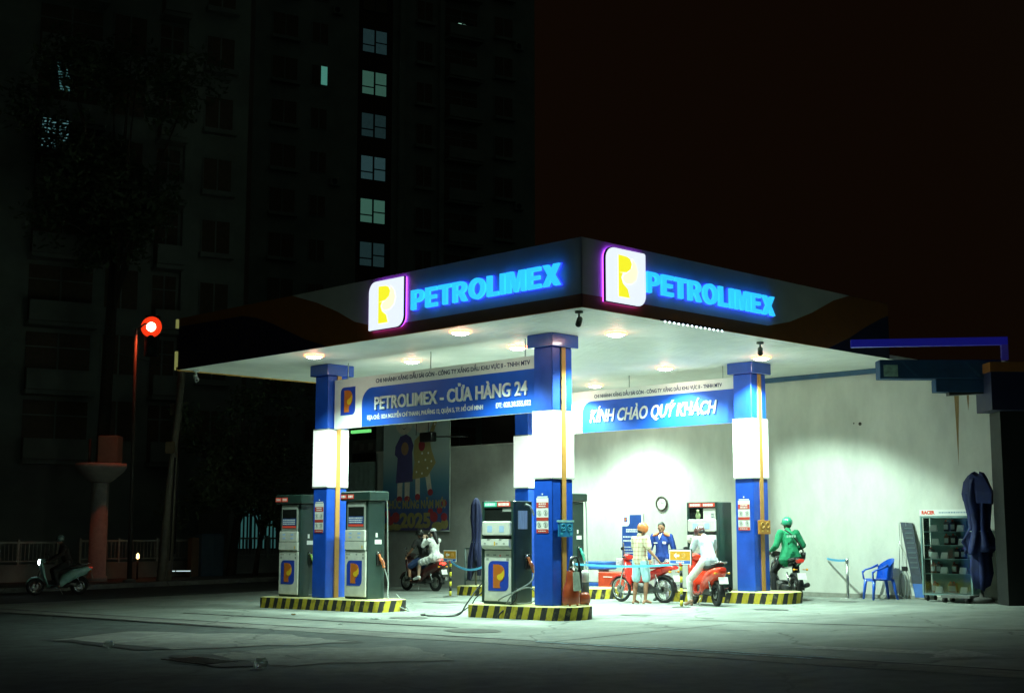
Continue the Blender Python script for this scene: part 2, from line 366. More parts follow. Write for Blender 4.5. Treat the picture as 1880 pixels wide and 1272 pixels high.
#@@SETTING
# ------------------------------------------------------------------ ground
def sheet(name, poly, h, mat, cut=2.0, label=None):
    """flat sheet following the fall of the ground, poly in (V, U)"""
    bm = bmesh.new(); vs_ = []
    for V, U in poly:
        p = Wp(V, U); vs_.append(bm.verts.new((p.x, p.y, G(p.x, p.y) + h)))
    bm.faces.new(vs_); bmesh.ops.triangulate(bm, faces=bm.faces)
    me = bpy.data.meshes.new(name); bmesh.ops.recalc_face_normals(bm, faces=bm.faces)
    for f in bm.faces:
        if f.normal.z < 0: f.normal_flip()
    bm.to_mesh(me); bm.free(); me.materials.append(mat)
    o = bpy.data.objects.new(name, me); COL.objects.link(o); o['kind'] = 'structure'; return o
bm = bmesh.new()
xs = [-900, -300, -120, -60, -20, 0, 20, 60, 120, 300, 900]; ys = [-300, -50, 0, 30, 60, 100, 150, 300, 900]
gv = [[bm.verts.new((x, y, G(x, y))) for x in xs] for y in ys]
for j in range(len(ys)-1):
    for i in range(len(xs)-1): bm.faces.new([gv[j][i], gv[j][i+1], gv[j+1][i+1], gv[j+1][i]])
me = bpy.data.meshes.new('road'); bm.to_mesh(me); bm.free(); me.materials.append(asphalt)
go = bpy.data.objects.new('road', me); COL.objects.link(go); go['kind'] = 'structure'
def wob(pts, amp, n=4, seed=0):
    rnd = random.Random(seed); out = []
    for i, p in enumerate(pts):
        q = pts[(i+1) % len(pts)]
        for k in range(n):
            t = k / n; out.append((p[0]+(q[0]-p[0])*t + rnd.uniform(-amp, amp), p[1]+(q[1]-p[1])*t + rnd.uniform(-amp, amp)))
    return out
sheet('forecourt', [(-3.55, -16), (9.3, -16), (9.3, 16.5), (-3.55, 16.5)], .008, concrete)
sheet('gutter_channel', [(-3.62, -16), (-3.56, -16), (-3.56, 16.5), (-3.62, 16.5)], .006, tarm)
sheet('gutter_edge', wob([(-4.25, -16), (-3.63, -16), (-3.63, 16.5), (-4.25, 16.5)], .05, 40, 3), .006, patchm)
sheet('tar_seam', wob([(-4.42, 3.5), (-4.27, 3.5), (-4.27, 12.5), (-4.42, 12.5)], .05, 24, 5), .011, tarm)
sheet('tar_seam', wob([(-2.36, 0), (-2.28, 0), (-2.28, 8.5), (-2.36, 8.5)], .03, 24, 6), .013, tarm)
for k, (pl, am, nn, sd_) in enumerate((([(-7.4, .2), (-5.2, -.9), (-5.0, -.3), (-4.9, 1.2), (-6.0, 4.3), (-7.6, 3.6)], .16, 6, 1), ([(-8.2, -2.9), (-6.3, -4.3), (-5.2, -2.2), (-6.5, -1.1), (-7.6, -.9)], .14, 6, 2))):
    w_ = wob(pl, am, nn, sd_); cx = sum(q[0] for q in w_)/len(w_); cy = sum(q[1] for q in w_)/len(w_)
    sheet('crack_edge', [(cx + (a - cx)*1.045 - .06, cy + (b - cy)*1.03) for a, b in w_], .005, tarm)
stainm = ground_mat('oil_stain', (.10, .105, .095), (.17, .17, .155), (.06, .06, .055), .45, 5, .3)
for k, (a, b, r_) in enumerate(((2.6, 3.2, .5), (3.4, 6.6, .7), (1.8, -.4, .35), (-1.0, 2.8, .5), (4.4, -1.6, .4), (7.6, -1.2, .35), (-2.7, -.8, .6))):
    sheet('oil_stain', wob([(a + r_*.6*math.cos(q*.9), b + r_*math.sin(q*.9)) for q in range(7)], r_*.14, 3, 30 + k), .0165, stainm)
sheet('cement_patch', wob([(-7.4, .2), (-5.2, -.9), (-5.0, -.3), (-4.9, 1.2), (-6.0, 4.3), (-7.6, 3.6)], .16, 6, 1), .009, patchm)
sheet('cement_patch', wob([(-8.2, -2.9), (-6.3, -4.3), (-5.2, -2.2), (-6.5, -1.1), (-7.6, -.9)], .14, 6, 2), .010, patchm)
sheet('tar_patch', wob([(-7.85, .6), (-7.45, .3), (-7.5, 3.4), (-7.75, 3.3)], .08, 8, 8), .012, tarm)
sheet('tar_patch', wob([(-8.65, -2.6), (-8.15, -3.0), (-7.7, -.9), (-8.1, -.6)], .06, 8, 9), .013, tarm)
sheet('worn_arrow_marking', wob([(-2.6, -6.6), (-2.2, -6.9), (-2.0, -8.6), (-1.6, -8.5), (-2.2, -9.5), (-2.9, -8.9), (-2.45, -8.75)], .03, 4, 12), .014, M('worn_white_paint', (.34, .35, .32), .8, var=.5, scale=14))
linem = M('worn_blue_line_paint', (.32, .44, .48), .8, var=.6, scale=16)
sheet('faded_line_marking', wob([(-3.75, -3.2), (-3.66, -3.2), (-3.66, -7.8), (-3.75, -7.8)], .02, 30, 14), .014, linem)
sheet('faded_line_marking', wob([(-3.52, -5.2), (-3.46, -5.2), (-3.46, -8.0), (-3.52, -8.0)], .02, 20, 15), .014, linem)
sheet('expansion_joint', [(-3.5, -3.36), (.6, -3.33), (.6, -3.36), (-3.5, -3.40)], .012, tarm)
sheet('expansion_joint', wob([(1.2, -2.0), (1.25, -2.0), (1.9, -9), (1.8, -9)], .04, 12, 16), .012, tarm)
# far pavement with a real kerb step
def kerbstep(name, V0, V1, U0, U1, h, mat):
    m = MB(); n = 14
    for i in range(n):
        a = V0 + (V1 - V0) * i / n; b = V0 + (V1 - V0) * (i + 1) / n
        q = [P3(a, U0), P3(b, U0), P3(b, U1), P3(a, U1)]
        t = [p + Vector((0, 0, h)) for p in q]; vv = [m.bm.verts.new(p) for p in q + t]
        for f in ((4, 5, 6, 7), (0, 1, 5, 4)): m.face([vv[k] for k in f])
    o = m.build(name, mat); o['kind'] = 'structure'; return o
kerbstep('pavement', -30, 60, 24, 60, .13, pavem)
kerbstep('pavement_kerb', -30, 60, 23.75, 23.998, .15, patchm)
#@@STATION
# ------------------------------------------------------------------ canopy on four pillars
can = station('station_canopy', 'wide flat filling station canopy with white strip ceiling on four blue pillars', 'canopy')
CV0, CU0, CU1, CV1 = -1.79, -2.38, 9.95, 9.12
ZC, ZT = 5.13, 6.29
m = MB(); y = CU0 + .04
while y < CU1 - .05:           # ceiling strips run away from the front
    y2 = min(y + .125, CU1 - .04)
    m.box((CV0 + .05, y, ZC), (CV1, y2, ZC + .05)); y = y2 + .012
m.box((CV0 + .05, CU0 + .04, ZC + .052), (CV1, CU1 - .04, ZC + .09))
m.build('ceiling', ceilm, can)
m = MB(); m.box((CV0 + .03, CU0 + .03, ZC + .3), (7.79, CU1 - .03, ZT - .06)); m.build('roof_deck', fasc_navy, can)
# front fascia (V face) as coloured sheets; s = -U
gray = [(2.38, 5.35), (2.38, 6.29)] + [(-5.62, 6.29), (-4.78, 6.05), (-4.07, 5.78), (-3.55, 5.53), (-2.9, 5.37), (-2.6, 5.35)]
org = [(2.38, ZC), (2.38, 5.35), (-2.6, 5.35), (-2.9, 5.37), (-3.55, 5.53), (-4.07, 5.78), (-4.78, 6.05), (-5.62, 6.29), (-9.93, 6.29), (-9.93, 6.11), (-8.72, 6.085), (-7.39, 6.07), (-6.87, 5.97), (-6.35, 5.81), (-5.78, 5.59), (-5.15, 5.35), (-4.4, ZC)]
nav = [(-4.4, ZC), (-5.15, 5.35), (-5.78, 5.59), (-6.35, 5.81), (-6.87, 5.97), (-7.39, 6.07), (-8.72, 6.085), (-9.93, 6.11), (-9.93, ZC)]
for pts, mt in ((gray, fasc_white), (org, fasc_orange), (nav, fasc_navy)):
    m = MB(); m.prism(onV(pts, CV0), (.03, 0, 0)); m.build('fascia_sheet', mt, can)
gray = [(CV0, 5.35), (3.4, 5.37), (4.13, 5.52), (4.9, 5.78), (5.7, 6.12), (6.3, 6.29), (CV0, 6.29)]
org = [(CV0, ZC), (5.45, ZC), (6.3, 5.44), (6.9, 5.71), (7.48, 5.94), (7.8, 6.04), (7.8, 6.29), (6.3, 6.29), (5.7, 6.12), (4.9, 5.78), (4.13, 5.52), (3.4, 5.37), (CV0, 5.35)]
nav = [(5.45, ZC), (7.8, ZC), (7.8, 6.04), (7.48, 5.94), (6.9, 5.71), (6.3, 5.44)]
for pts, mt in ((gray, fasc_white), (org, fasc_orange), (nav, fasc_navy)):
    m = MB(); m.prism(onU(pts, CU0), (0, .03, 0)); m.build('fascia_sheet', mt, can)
m = MB(); m.box((CV0 - .01, CU1 - .02, ZC - .02), (CV1, CU1 + .03, ZC + .06)); m.build('edge_trim', M('ochre_edge_trim', (.55, .30, .05), .5), can)
m = MB(); m.box((CV0 - .02, CU1 + .032, ZC), (CV0 + .05, CU1 + .09, ZC + .42)); m.box((CV0 - .02, CU1 + .032, 6.08), (CV0 + .05, CU1 + .09, 6.28)); m.build('corner_trim', M('pale_yellow_trim_glow', (.7, .7, .3), .5, emit=(.75, .8, .25), es=.22), can)  # emission stands in for light caught by the trim
pil = []; edge_metal = M('panel_edge_metal', (.35, .35, .33), .5)
for (V, U, zb, zt) in ((0, 0, 2.50, 3.69), (0, 6.70, 2.49, 3.70), (6.16, 0, 2.67, 3.90), (6.16, 6.70, 2.61, 3.87)):
    p0 = Wp(V + .27, U + .24); g = G(p0.x, p0.y) + .25
    m = MB(); m.box((V, U, g), (V + .535, U + .47, zb - .03), bev=.012)
    p = m.build('pillar', blue, can)
    m = MB(); m.box((V, U, zt + .03), (V + .535, U + .47, 4.885), bev=.012); m.build('upper_shaft', blue, p)
    m = MB(); m.box((V - .02, U - .02, zb), (V + .555, U + .49, zt)); m.build('light_panel', lit_panel, p)
    for z in (zb - .028, zt + .002):
        m = MB(); m.box((V - .022, U - .022, z), (V + .557, U + .492, z + .026)); m.build('panel_edge', edge_metal, p)
    m = MB(); m.box((V - .09, U - .09, 4.885), (V + .625, U + .56, ZC - .004), bev=.01); m.build('pillar_cap', bluesh, p)
    m = MB(); m.box((V + .225, U - .030, g + .001), (V + .335, U - .0005, 4.88)); m.build('stripe', orange, p)
    pil.append(p)
# ------------------------------------------------------------------ lit signs on the canopy
glow_white = M('emblem_backlit_white', (.8, .8, .8), .4, var=0, emit=(.80, .88, 1.0), es=1.05)
glow_yellow = M('emblem_backlit_yellow', (.7, .6, .1), .4, var=0, emit=(.95, .92, .03), es=1.0)
glow_pale = M('emblem_backlit_pale', (.8, .8, .5), .4, var=0, emit=(1, .98, .62), es=1.1)
glow_blue = M('letter_backlit_blue', (.1, .5, .8), .4, var=0, emit=(.025, .50, 1.0), es=1.25)
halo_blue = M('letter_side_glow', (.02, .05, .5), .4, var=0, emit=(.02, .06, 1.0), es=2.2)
halo_violet = M('emblem_added_halo', (.1, .05, .3), .4, var=0, emit=(.42, .06, 1.0), es=5)  # violet plate added behind each emblem case to tint the fascia around it
boxside = M('sign_case_navy', (.01, .01, .03), .5)
def sign_box(face, label):
    t = station('illuminated_emblem', label, 'sign', 'lit emblem boxes on the canopy edge')
    off, s0 = (CV0 - .02, -3.0) if face == 'V' else (CU0 - .02, -1.30)
    f = (lambda p, d: onV(p, off - d)) if face == 'V' else (lambda p, d: onU(p, off - d))
    dv = Vector((-1, 0, 0)) if face == 'V' else Vector((0, -1, 0))
    w, z0, h = 1.02, 5.27, .94
    rr = (0, .2, 0, .2) if face == 'V' else (0, .2, .04, .2)
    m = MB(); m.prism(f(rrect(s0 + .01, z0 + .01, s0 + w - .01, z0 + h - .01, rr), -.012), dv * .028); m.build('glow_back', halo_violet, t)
    m = MB(); m.prism(f(rrect(s0, z0, s0 + w, z0 + h, rr), .0165), dv * .044); m.build('case', boxside, t)
    m = MB(); m.prism(f(rrect(s0 + .012, z0 + .012, s0 + w - .012, z0 + h - .012, rr), .061), dv * .02); m.build('light_face', glow_white, t)
    sc = lambda pts: [(s0 + x * w, z0 + .02 + y * (h - .04)) for x, y in pts]
    top = [(.30, .56), (.50, .585), (.60, .66), (.63, .76), (.58, .85), (.50, .88), (.30, .89)]
    stem = [(.30, .11), (.57, .11), (.52, .27), (.40, .36), (.36, .47), (.40, .5595), (.30, .5595)]
    m = MB(); m.prism(f(sc(top)  , .082), dv * .008); m.prism(f(sc(stem)  , .082), dv * .008); m.build('letter_face', glow_yellow, t)
    drop = [(.645, .86), (.74, .76), (.78, .62), (.74, .47), (.62, .38), (.48, .37), (.40, .44), (.42, .52), (.55, .60), (.64, .70)]
    m = MB(); m.prism(f(sc(drop)  , .082), dv * .008); m.build('drop_face', glow_pale, t)
    return t
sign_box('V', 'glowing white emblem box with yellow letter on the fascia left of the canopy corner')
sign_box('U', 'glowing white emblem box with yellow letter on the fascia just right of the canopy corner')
for face, lab in (('V', 'glowing cyan capital lettering on the dark fascia left of the canopy corner'), ('U', 'glowing cyan capital lettering on the grey fascia right of the canopy corner')):
    t = station('illuminated_lettering', lab, 'sign', 'lit lettering on the canopy edge')
    if face == 'V':
        brand('PETROLIMEX', .36, halo_blue, t, placeV(CV0 - .03, 1.76, 5.54), 3.74, .03, .006, name='glow_back')
        brand('PETROLIMEX', .36, glow_blue, t, placeV(CV0 - .062, 1.76, 5.54), 3.74, .05, name='letter_face')
    else:
        brand('PETROLIMEX', .36, halo_blue, t, placeU(CU0 - .03, -.25, 5.55), 3.75, .03, .006, name='glow_back')
        brand('PETROLIMEX', .36, glow_blue, t, placeU(CU0 - .062, -.25, 5.55), 3.75, .05, name='letter_face')
# ------------------------------------------------------------------ name boards between the pillars
def board(label, X, s0, s1, z0, z1, lines, logo):
    t = station('name_board', label, 'sign', 'name boards hung between the pillars')
    m = MB(); m.prism(onV(rrect(s0, z0, s1, z1, (0, 0, 0, 0)), X + .10), (-.10, 0, 0)); m.build('panel', signwhite, t)
    sb = s0 + (.95 if logo else .06)
    m = MB(); m.prism(onV(rrect(sb, z0 + .004, s1, z1 - .245, (0, 0, 0, .34)), X - .001), (-.004, 0, 0)); m.build('blue_field', signblue, t)
    if logo: emblem(t, 'V', X - .001, s0 + .22, z0 + .28, .50, .60)
    for (txt, h, mt, s, z, w, ex, bo, shr) in lines:
        text(txt, h, mt, t, placeV(X - (.006 if mt is not navytext else .001), -s, z), w, ex, bo, shr)
    m = MB()
    for s in (s0 + .4, (s0 + s1) / 2, s1 - .4): m.cyl((X + .05, -s, z1), (X + .05, -s, ZC), .012)
    m.build('hanger', steel, t)
    return t
L1 = 'CHI NHÁNH XĂNG DẦU SÀI GÒN - CÔNG TY XĂNG DẦU KHU VỰC II - TNHH MTV'
board('white and blue name board with orange emblem hung between the front pillars', .14, -6.66, -.475, 3.72, 4.78, [
    (L1, .088, navytext, -5.25, 4.62, 4.55, .004, .002, 0),
    ('PETROLIMEX - CỬA HÀNG 24', .27, silvertext, -5.25, 4.06, 4.50, .03, .0065, 0),
    ('ĐỊA CHỈ: 182A NGUYỄN CHÍ THANH, PHƯỜNG 12, QUẬN 5, TP. HỒ CHÍ MINH', .088, whitetext, -5.52, 3.86, 3.55, .006, .003, 0),
    ('ĐT: 028.38.555.832', .10, whitetext, -1.62, 3.86, .95, .006, .004, 0)], True)
board('white and blue welcome board in italic capitals hung between the rear pillars', 6.30, -6.66, -.475, 3.86, 4.85, [
    (L1, .085, navytext, -4.62, 4.67, 3.75, .004, .002, 0),
    ('KÍNH CHÀO QUÝ KHÁCH', .30, whitetext, -4.75, 4.10, 3.75, .02, .007, .28)], False)
bpy.data.objects['name_board.001'].children  # both boards share the builder
for o in children(bpy.data.objects['name_board.001']):
    if o.name.startswith('blue_field'):
        bpy.data.objects.remove(o)
m = MB(); m.prism(onV(rrect(-5.02, 3.864, -.475, 4.60, (0, 0, 0, .30)), 6.299), (-.004, 0, 0)); m.build('blue_field', signblue, bpy.data.objects['name_board.001'])
# ------------------------------------------------------------------ ceiling lamps
def lamp_proto():
    t = station('ceiling_lamp', 'x', 'lamp', 'round ceiling lamps under the canopy')
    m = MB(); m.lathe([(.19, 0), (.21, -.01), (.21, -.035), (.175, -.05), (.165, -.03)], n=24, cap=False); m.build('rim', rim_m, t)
    m = MB(); m.lathe([(.16, -.028), (.15, -.055), (.10, -.075), (.03, -.085)], n=24); m.build('lens', lens_m, t)
    return t
LAMPS = [(-1.20, 5.62, 'lamp over the front edge above the left front pillar'), (-1.38, .97, 'lamp over the front edge left of the nearest pillar'),
         (.77, 4.84, 'lamp above the white and blue name board'), (.83, 1.72, 'lamp tucked behind the cap of the nearest pillar'),
         (.78, -.87, 'lamp right of the nearest pillar under the corner emblem'), (5.59, 1.88, 'lamp above the welcome board, in its gap to the ceiling'),
         (5.58, -.69, 'lamp touching the cap of the right pillar'), (7.25, 5.45, 'lamp far back peeping over the welcome board, near its left end'), (5.6, 5.0, 'lamp behind the nearest pillar, over the rear row'), (6.6, 8.6, 'lamp over the rear island end, added out of sight behind the name board')]  # the last lamp is added unseen to brighten the banner end
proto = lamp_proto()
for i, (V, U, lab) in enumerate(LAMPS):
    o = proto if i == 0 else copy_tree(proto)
    p = Wp(V, U); o.location = (p.x, p.y, ZC - .001); o['label'] = 'round glowing ceiling ' + lab
    ld = bpy.data.lights.new('lamp_light', 'SPOT'); ld.energy = (690, 700, 720, 660, 720, 560, 1120, 520, 560, 340)[i]; ld.color = LAMP; ld.spot_size = R(112 if i in (6, 7) else 130); ld.spot_blend = .34 if i in (6, 7) else .60; ld.shadow_soft_size = .07
    lo = bpy.data.objects.new('lamp_light', ld); COL.objects.link(lo); lo.parent = o; lo.location = (0, 0, -.18); lo.rotation_euler = (R(9), R(-15), 0) if i == 6 else (0, 0, 0)
    sd = bpy.data.lights.new('lamp_halo_fill', 'POINT'); sd.energy = 2.4; sd.color = (1, .20, .07); sd.shadow_soft_size = .05  # added orange light for the warm ring on the ceiling
    so = bpy.data.objects.new('lamp_halo_fill', sd); COL.objects.link(so); so.parent = o; so.location = (0, 0, -.16)
    bd = bpy.data.lights.new('ceiling_fill', 'POINT'); bd.energy = 9; bd.color = LAMP; bd.shadow_soft_size = .1  # added fill hung well below each lamp to brighten the ceiling evenly
    bo = bpy.data.objects.new('ceiling_fill', bd); COL.objects.link(bo); bo.parent = o; bo.location = (0, 0, -1.1)
# ------------------------------------------------------------------ wall behind
wt = station('boundary_wall', 'long pale plastered wall behind the pumps, lit in scallops', 'wall')
def wz(U): p = Wp(9.2, U); return G(p.x, p.y)
m = MB(); m.prism([(9.2, -4.24, wz(-4.24) - .3), (9.2, 9.9, wz(9.9) - .3), (9.2, 9.9, 5.04), (9.2, -4.24, 5.04)], (.22, 0, 0)); m.build('masonry', plaster, wt)
m = MB(); m.box((9.125, -3.2, 5.02), (9.198, 9.9, 5.125)); m.build('wall_trim', M('blue_trim_metal', (.03, .10, .20), .5), wt)
m = MB(); m.box((9.165, -4.2, .0), (9.198, 9.8, .16)); m.build('skirting', M('grimy_skirting', (.30, .30, .26), .9, dirt=.6), wt)
m = MB(); m.prism(onV([(3.07, 4.55), (3.19, 4.55), (3.17, 4.1), (3.14, 3.6), (3.11, 2.9), (3.09, 3.8)], 9.199), (-.001, 0, 0)); m.prism(onV([(3.35, 4.5), (3.42, 4.5), (3.40, 4.2), (3.38, 4.05)], 9.199), (-.001, 0, 0)); m.build('rust_stain', M('rust_streak', (.26, .17, .07), .9, var=.3, scale=12, stretch=(1, 8, .8)), wt)
m = MB(); m.cyl((9.2, -.78, 3.92), (9.19, -.78, 3.92), .04, n=9); m.cyl((9.2, -.62, 3.94), (9.192, -.62, 3.94), .018, n=7); m.build('chipped_hole', M('bare_hole', (.05, .05, .04), .9), wt)
wt2 = station('yard_wall', 'lower dark grey plastered wall left of the rear pillar', 'wall')
m = MB(); m.prism([(9.2, 9.905, -.4), (9.2, 16.3, -.4), (9.2, 16.3, 3.93), (9.2, 9.905, 3.93)], (.22, 0, 0)); m.build('masonry', darkplaster, wt2)
m = MB(); m.box((9.15, 9.91, 3.93), (9.47, 16.3, 4.0)); m.build('coping', darkplaster, wt2)
# ------------------------------------------------------------------ blue awning boxes at the right end
aw = thing('awning_fascia', 'faded blue fabric awning fascia at the top right of the pale wall', 'awning', (0, 27, 0), 0)
awm = M('faded_blue_canvas', (.014, .06, .14), .85, var=.25, scale=2.5, bump=.5, bscale=6)
m = MB(); m.box((7.26, .0, 4.51), (9.66, .35, 4.885), bev=.01); m.build('upper_box', awm, aw)
m = MB(); m.box((8.36, .03, 4.25), (9.66, .33, 4.505), bev=.01); m.build('lower_box', awm, aw)
m = MB(); m.prism([(8.62, .05, 4.245), (9.62, .05, 4.245), (9.62, .05, 4.235), (8.62, .05, 4.185)], (0, .2, 0)); m.build('gutter', frame_m, aw)
m = MB(); m.box((7.33, -.008, 4.55), (7.61, -.0015, 4.78)); m.build('tacked_print', M('green_print', (.30, .46, .36), .7, var=.5, scale=5), aw)
for a, b in ((7.66, 7.95), (8.9, 9.2)): m = MB(); m.prism([(a, -.006, 4.86), (a + .06, -.006, 4.86), (b + .06, -.006, 4.56), (b, -.006, 4.56)], (0, .005, 0)); m.build('cloth_crease', M('pale_crease', (.025, .09, .18), .85), aw)
nb = thing('neon_pipe_frame', 'deep blue lit pipe frame standing above the awning', 'frame', (0, 26.7, 0), R(-8))
neon = M('blue_neon_tube', (.02, .02, .3), .4, var=.1, emit=(.02, .02, .50), es=.16)
m = MB(); m.box((6.62, 1.42, 5.16), (9.62, 1.56, 5.31)); m.build('crossbar', neon, nb)
m = MB(); m.box((9.50, 1.42, 4.86), (9.62, 1.56, 5.155)); m.build('upright', M('dim_neon_tube', (.06, .05, .25), .4, var=.1, emit=(.05, .04, .35), es=.12), nb)
nh = thing('neighbour_kiosk', 'dark navy kiosk with ochre top band beyond the right end of the wall', 'kiosk', (0, 26.6, 0), 0)
m = MB(); m.box((9.30, .0, 3.86), (11.2, .9, 4.60)); m.build('hood', M('navy_kiosk_sheet', (.009, .010, .045), .6, var=.2), nh)
m = MB(); m.box((9.28, -.03, 4.605), (11.2, .9, 4.79)); m.build('top_band', fasc_orange, nh)
m = MB(); m.box((9.55, .3, .0), (11.2, .9, 3.855)); m.build('back_panel', M('dark_green_steel_sheet', (.004, .006, .005), .7, var=.25), nh)
#@@THINGS
# ------------------------------------------------------------------ pump islands
def island(label, V0, V1, U0, U1, r):
    t = station('pump_island', label, 'kerb island', 'striped pump islands', (V0+V1)/2, (U0+U1)/2)
    p = Wp((V0+V1)/2, (U0+U1)/2); t.location.z = G(p.x, p.y)
    a, b = (V1-V0)/2, (U1-U0)/2
    # rounded end at -U (towards the wall of the road corner), squarer at +U
    o = rrect(-a, -b, a, b, (r, r, .07, .07))
    sx_ = .0168 * math.cos(TH) - .001 * math.sin(TH); sy_ = -.0168 * math.sin(TH) - .001 * math.cos(TH)
    lo = [(x, y, sx_*x + sy_*y - .01) for x, y in o]; hi = [(x, y, sx_*x + sy_*y + .235) for x, y in o]
    m = MB(); m.rings([lo, hi], cap=False); m.build('kerb_side', hazard, t)
    ins = [(x*(1-.03/a), y*(1-.03/b), sx_*x + sy_*y + .25) for x, y in o]
    m = MB(); m.rings([hi, ins], cap=False); m.bm.verts.ensure_lookup_table(); m.face(m.bm.verts[len(hi):]); m.build('top_slab', isltop, t)
    return t
island('yellow and black striped island under the nearest pillar', -.2, .75, -.52, 2.05, .46)
island('yellow and black striped island under the two tall pumps', -.2, .62, 4.68, 8.85, .14)
island('yellow and black striped island under the right pillar with the scooter in front', 5.96, 6.9, -.82, 2.2, .36)
island('yellow and black striped island under the rear pillar, mostly hidden', 5.96, 6.9, 4.1, 9.1, .36)
def gz(V, U): p = Wp(V, U); return G(p.x, p.y) + .25
# ------------------------------------------------------------------ fuel pumps (front faces -X, width along Y)
def bars(m, X, s0, s1, z0, z1, n, hgt, rnd):
    for i in range(n):
        z = z1 - (z1 - z0) * (i + .5) / n; s = s0
        while s < s1 - .01:
            w = rnd.uniform(.015, .05); e_ = min(s + w, s1)
            m.prism(onV([(s, z - hgt/2), (e_, z - hgt/2), (e_, z + hgt/2), (s, z + hgt/2)], X), (-.001, 0, 0)); s = e_ + .012
def hose(m, pts, r=.013): m.tube(spline(pts, 8), r, 8)
def nozzle(t, x, y, z, grip, hose_pts, hm):
    """nozzle holstered on the -Y side"""
    m = MB(); m.box((x - .06, y - .035, z - .17), (x + .06, y + .0, z + .12), bev=.008); m.build('holster', black, t)
    m = MB(); m.tube(spline([(x - .02, y - .05, z + .06), (x + .0, y - .07, z - .02), (x + .05, y - .09, z - .12), (x + .07, y - .10, z - .22)], 5), [.026]*6 + [.038]*6 + [.03]*4, 10)
    nz_ = m.build('nozzle', grip, t)
    m = MB(); m.tube(spline([(x - .02, y - .05, z + .06), (x - .05, y - .035, z + .10), (x - .06, y - .02, z + .06)], 4), .011, 8); m.build('spout', chrome, nz_)
    m = MB(); m.tube(spline([(x + .01, y - .105, z - .03), (x + .03, y - .13, z - .10), (x + .06, y - .125, z - .2)], 4), .007, 6); m.build('trigger', chrome, nz_)
    m = MB(); hose(m, [(x + .07, y - .10, z - .21)] + hose_pts); m.build('hose', hm, t)
def tall_pump(label, V, U, grip, hp):
    rnd = random.Random(int(U * 10)); z0 = gz(V + .2, U + .4)
    t = station('fuel_pump', label, 'fuel pump', 'fuel pumps', V, U, z0)
    w, d, H_ = .80, .47, 2.22
    m = MB(); m.box((.02, .02, 0), (d, w - .02, H_ - .20), bev=.012); m.build('cabinet', pumpdark, t)
    m = MB(); m.box((-.05, -.09, H_ - .195), (d + .02, w + .09, H_), bev=.02); m.build('hood', pumpdark, t)
    for s in (-w - .06, -w + .18, ): 
        m = MB(); m.prism(onV([(s, H_ - .15), (s + .20, H_ - .15), (s + .20, H_ - .06), (s, H_ - .06)], -.052), (-.008, 0, 0)); lb = m.build('grade_label', redlab, t)
        m = MB(); bars(m, -.061, s + .025, s + .175, H_ - .145, H_ - .065, 1, .05, rnd); m.build('label_print', whitetext, lb)
    m = MB(); m.prism(onV(rrect(-w + .12, 1.43, -.10, 2.0, (0, 0, 0, 0)), .02), (-.03, 0, 0)); sc = m.build('display_bezel', pumpgrey, t)
    m = MB(); m.prism(onV(rrect(-w + .15, 1.49, -.13, 1.90, (0, 0, 0, 0)), -.0105), (-.004, 0, 0)); m.build('display_glass', darkglass, sc)
    m = MB(); m.prism(onV(rrect(-w + .16, 1.55, -.14, 1.70, (0, 0, 0, 0)), -.015), (-.002, 0, 0)); m.build('print_panel', screenblue, sc)
    m = MB(); bars(m, -.0175, -w + .18, -.17, 1.56, 1.69, 3, .024, rnd); m.build('white_print', whitetext, sc)
    m = MB(); m.prism(onV(rrect(-w + .16, 1.495, -.14, 1.54, (0, 0, 0, 0)), -.015), (-.002, 0, 0)); m.build('red_strip', redlab, sc)
    m = MB(); m.box((-.035, .07, 1.19), (.02, w - .07, 1.42), bev=.012); kp = m.build('keypad_box', pumpwhite, t)
    for s in (-w + .20, -.30):
        for z in (1.35, 1.27): m = MB(); m.prism(onV(rrect(s, z - .018, s + .10, z + .018, (0, 0, 0, 0)), -.036), (-.002, 0, 0)); m.build('meter_window', lcd, kp)
    m = MB(); m.prism([(-.035, .07, 1.02), (-.035, .07, 1.185), (.02, .07, 1.185), (.02, .07, 1.0)], (0, w - .14, 0)); sh = m.build('shelf_panel', pumpwhite, t)
    m = MB(); m.prism(onV(rrect(-.16, 1.04, -.13, 1.10, (0, 0, 0, 0)), -.036), (-.003, 0, 0)); m.build('small_sticker', logo_yellow, sh)
    m = MB(); m.box((-.012, .05, .05), (.02, w - .05, .985), bev=.008); dr = m.build('lower_door', pumpwhite, t)
    m = MB()
    for s in (-w + .10, -w + .17, -w + .42, -.16):
        m.prism(onV(rrect(s, .90, s + .05, .935, (0, 0, 0, 0)), -.0125), (-.001, 0, 0))
    for s in (-w + .10, -.16): m.prism(onV(rrect(s, .82, s + .05, .87, (0, 0, 0, 0)), -.0125), (-.001, 0, 0))
    m.build('door_stickers', pumpgrey, dr)
    emblem(dr, 'V', -.0125, -w + .13, .27, .50, .52)
    m = MB(); m.prism(onU([(.20, 1.13), (.38, 1.13), (.38, 1.22), (.20, 1.22)], .0185), (0, -.002, 0)); m.prism(onU([(.22, 1.27), (.27, 1.27), (.27, 1.36), (.22, 1.36)], .0185), (0, -.002, 0)); m.build('side_label', whitetext, t)
    nozzle(t, .30, .02, .86, grip, hp, hose_m)
    m = MB(); hose(m, [(.40, -.02, H_ - .12), (.43, -.06, H_ - .16), (.45, -.075, H_ - .4), (.46, -.08, 1.2), (.48, -.09, .4), (.47, -.10, .05)], .015); m.cyl((.36, .0, H_ - .10), (.43, -.05, H_ - .13), .03); m.build('hose_mast', hose_m, t)
    return t
tall_pump('tall dark green fuel pump with lime nozzle left of the left front pillar', .02, 7.66, greengrip, [(.40, -.13, .40), (.42, -.2, .15), (.3, -.26, .06), (.1, -.22, .05)])
